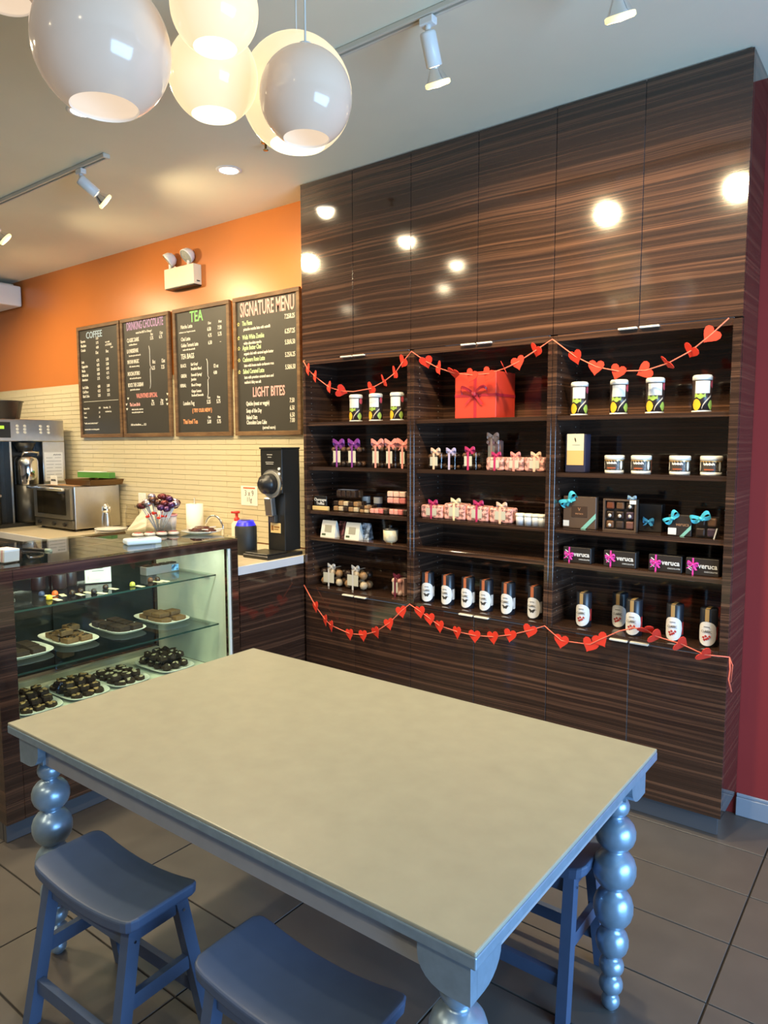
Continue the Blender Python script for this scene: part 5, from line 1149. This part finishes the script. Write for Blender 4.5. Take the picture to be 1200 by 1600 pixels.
# veruca bars with pink bows
M_HPNK = mat('hot_pink_ribbon', (.80, .06, .42), .45)
for k, (a_, b_, yt, yb) in enumerate(((880, 923, 864, 883), (943, 993, 869, 891), (1013, 1065, 877, 899), (1071, 1123, 882, 905))):
    x, w_, h_ = loc(a_, b_, yb, yt, T4, 3.115); h_ = .072
    t = thing('bar_box', ['dark lettered chocolate box with pink bow beneath the brown square box', 'dark lettered chocolate box with pink bow beneath the nine chocolates', 'dark lettered chocolate box with pink bow, third from the gift box cabinet', 'dark lettered chocolate box with pink bow nearest the red wall'][k], 'gift box', (x, 3.115, T4), 0, 'dark lettered boxes with pink bows')
    obj('box', B().span((-w_/2, 0, 0), (w_/2, .05, h_), .002), M_DBOX, t)
    text('lettering', 'veruca', .030, mat('white_print', (.75, .74, .72), .5), t, (w_*.17, -.001, h_*.56), align='CENTER', sx=.92, bold=.0006); text('small_lettering', 'CHOCOLATES', .008, mat('white_print', (.75, .74, .72), .5), t, (w_*.27, -.001, h_*.24), align='CENTER')
    for q_ in range(4): obj('logo_stripe', cached('stripe%d' % q_, lambda: B().box((0, 0, 0), (.024-.004*abs(q_-1.5), .0012, .0042), 0, (0, .6, 0))), mat('white_print', (.75, .74, .72), .5), t, (-w_*.37, -.0008, h_*(.34+.13*q_)))
    obj('ribbon', B().span((-w_*.30, -.002, 0), (-w_*.25, -.0008, h_)), M_HPNK, t); obj('bow', bow(.046, .95, wf=.2), M_HPNK, t, (-w_*.275, -.005, h_*(.50, .58, .52, .62)[k]), (0, (.1, -.2, .0, .15)[k], 0))

# ------------------------------------------------------------------ felt heart garlands
def heart_pts(s, n=20):
    P = []
    for k in range(n):
        a = 2*PI*k/n; P.append((s*.5*math.sin(a)**3*.98, s*(.40*math.cos(a)-.155*math.cos(2*a)-.06*math.cos(3*a)-.02*math.cos(4*a))))
    return P
hme = B().prism(heart_pts(.076)[::-1], .002).mesh('felt_heart'); hme.materials.append(M_RED)
def garland(label, hearts, knots, yf):
    """hearts: px,py,tip turn (deg, 0=down, + toward -X),swivel about vertical, nod; knots: ribbon way points (px,py) in order with heart indexes merged by x"""
    t = thing('heart_garland', label, 'garland', (0, 0, 0), 0, 'felt heart garlands on the cabinets')
    way = sorted([(h[0], h[1]) for h in hearts]+knots)
    P = [onY(x, y, yf) for x, y in way]
    obj('ribbon', B().tube([(p_.x, p_.y, p_.z) for p_ in P], .0028, 6), M_RIB, t)
    for (x, y, tip, sw, nod) in hearts:
        p_ = onY(x, y, yf)
        o = obj('felt_heart', hme, None, t, (p_.x, p_.y-.001, p_.z))
        o.rotation_euler = Euler((math.radians(nod), math.radians(tip), math.radians(-sw*(.5 if x < 650 else .75))), 'YXZ')
    return t
g1 = [(481, 577, -20, 62, 0), (492, 588, -20, 64, 0), (514, 605, -25, 60, 0), (533, 611, -60, 20, 55), (580, 607, 40, 10, 20), (600, 596, 50, 25, 35), (617, 583, 50, 40, 20), (630, 565, 40, 20, 20),
      (666, 565, -10, -10, 25), (685, 575, -30, 50, 0), (709, 583, 20, 5, 45), (737, 586, 25, 15, 0), (763, 584, 30, 15, 0), (788, 576, 60, 10, 62), (809, 566, -15, 10, 0), (838, 547, 30, 20, 30),
      (899, 557, -8, 30, 20), (931, 573, 8, 5, 0), (965.5, 580, 22, 15, 0), (1008, 579, 65, 5, 0), (1043, 568, 40, 10, 62), (1080, 548, 35, 15, 40), (1111, 523, 42, 0, 0)]
garland('red felt heart garland strung along the top of the open shelves', g1, [(474, 564), (552, 612), (643, 549), (863, 530), (1139, 497)], 3.028)
g2 = [(493, 947, -15, 45, 0), (508, 968, -20, 60, 0), (517, 977, -20, 55, 0), (546, 990, -12, 30, 0), (567, 992, -10, 25, 0), (587, 987, -25, 40, 10), (607.5, 974, -20, 15, 0), (627, 955, -18, 5, 0),
      (656, 955, -12, 10, 0), (671, 966, -10, 10, 0), (686.5, 977.5, -10, 25, 0), (714, 987, -8, 35, 0), (741.5, 993, -5, 10, 0), (770, 995, -12, 20, 0), (797, 992, 5, 15, 0), (828, 985, 10, 5, 0),
      (877, 1001, 5, 5, 0), (922, 1007, 22, -5, 0), (938, 999, -35, 0, 0), (1010, 984, -20, 10, 55), (1024, 994, -60, 5, 60), (1064, 1006, -60, 5, 62), (1101, 1023, -50, 5, 55)]
gd = garland('red felt heart garland strung across the lower cabinet doors', g2, [(475, 914), (640, 944), (851, 978), (968, 986), (990, 981), (1140, 1027)], 3.028)
e0 = onY(1140, 1027, 3.028)
obj('ribbon_tail', B().tube([e0, e0+Vector((.004, 0, -.05)), e0+Vector((.0, 0, -.09)), e0+Vector((.012, 0, -.14))], .003, 6).tube([e0, e0+Vector((.012, 0, -.03)), e0+Vector((.008, 0, -.10))], .0025, 6), M_RIB, gd)
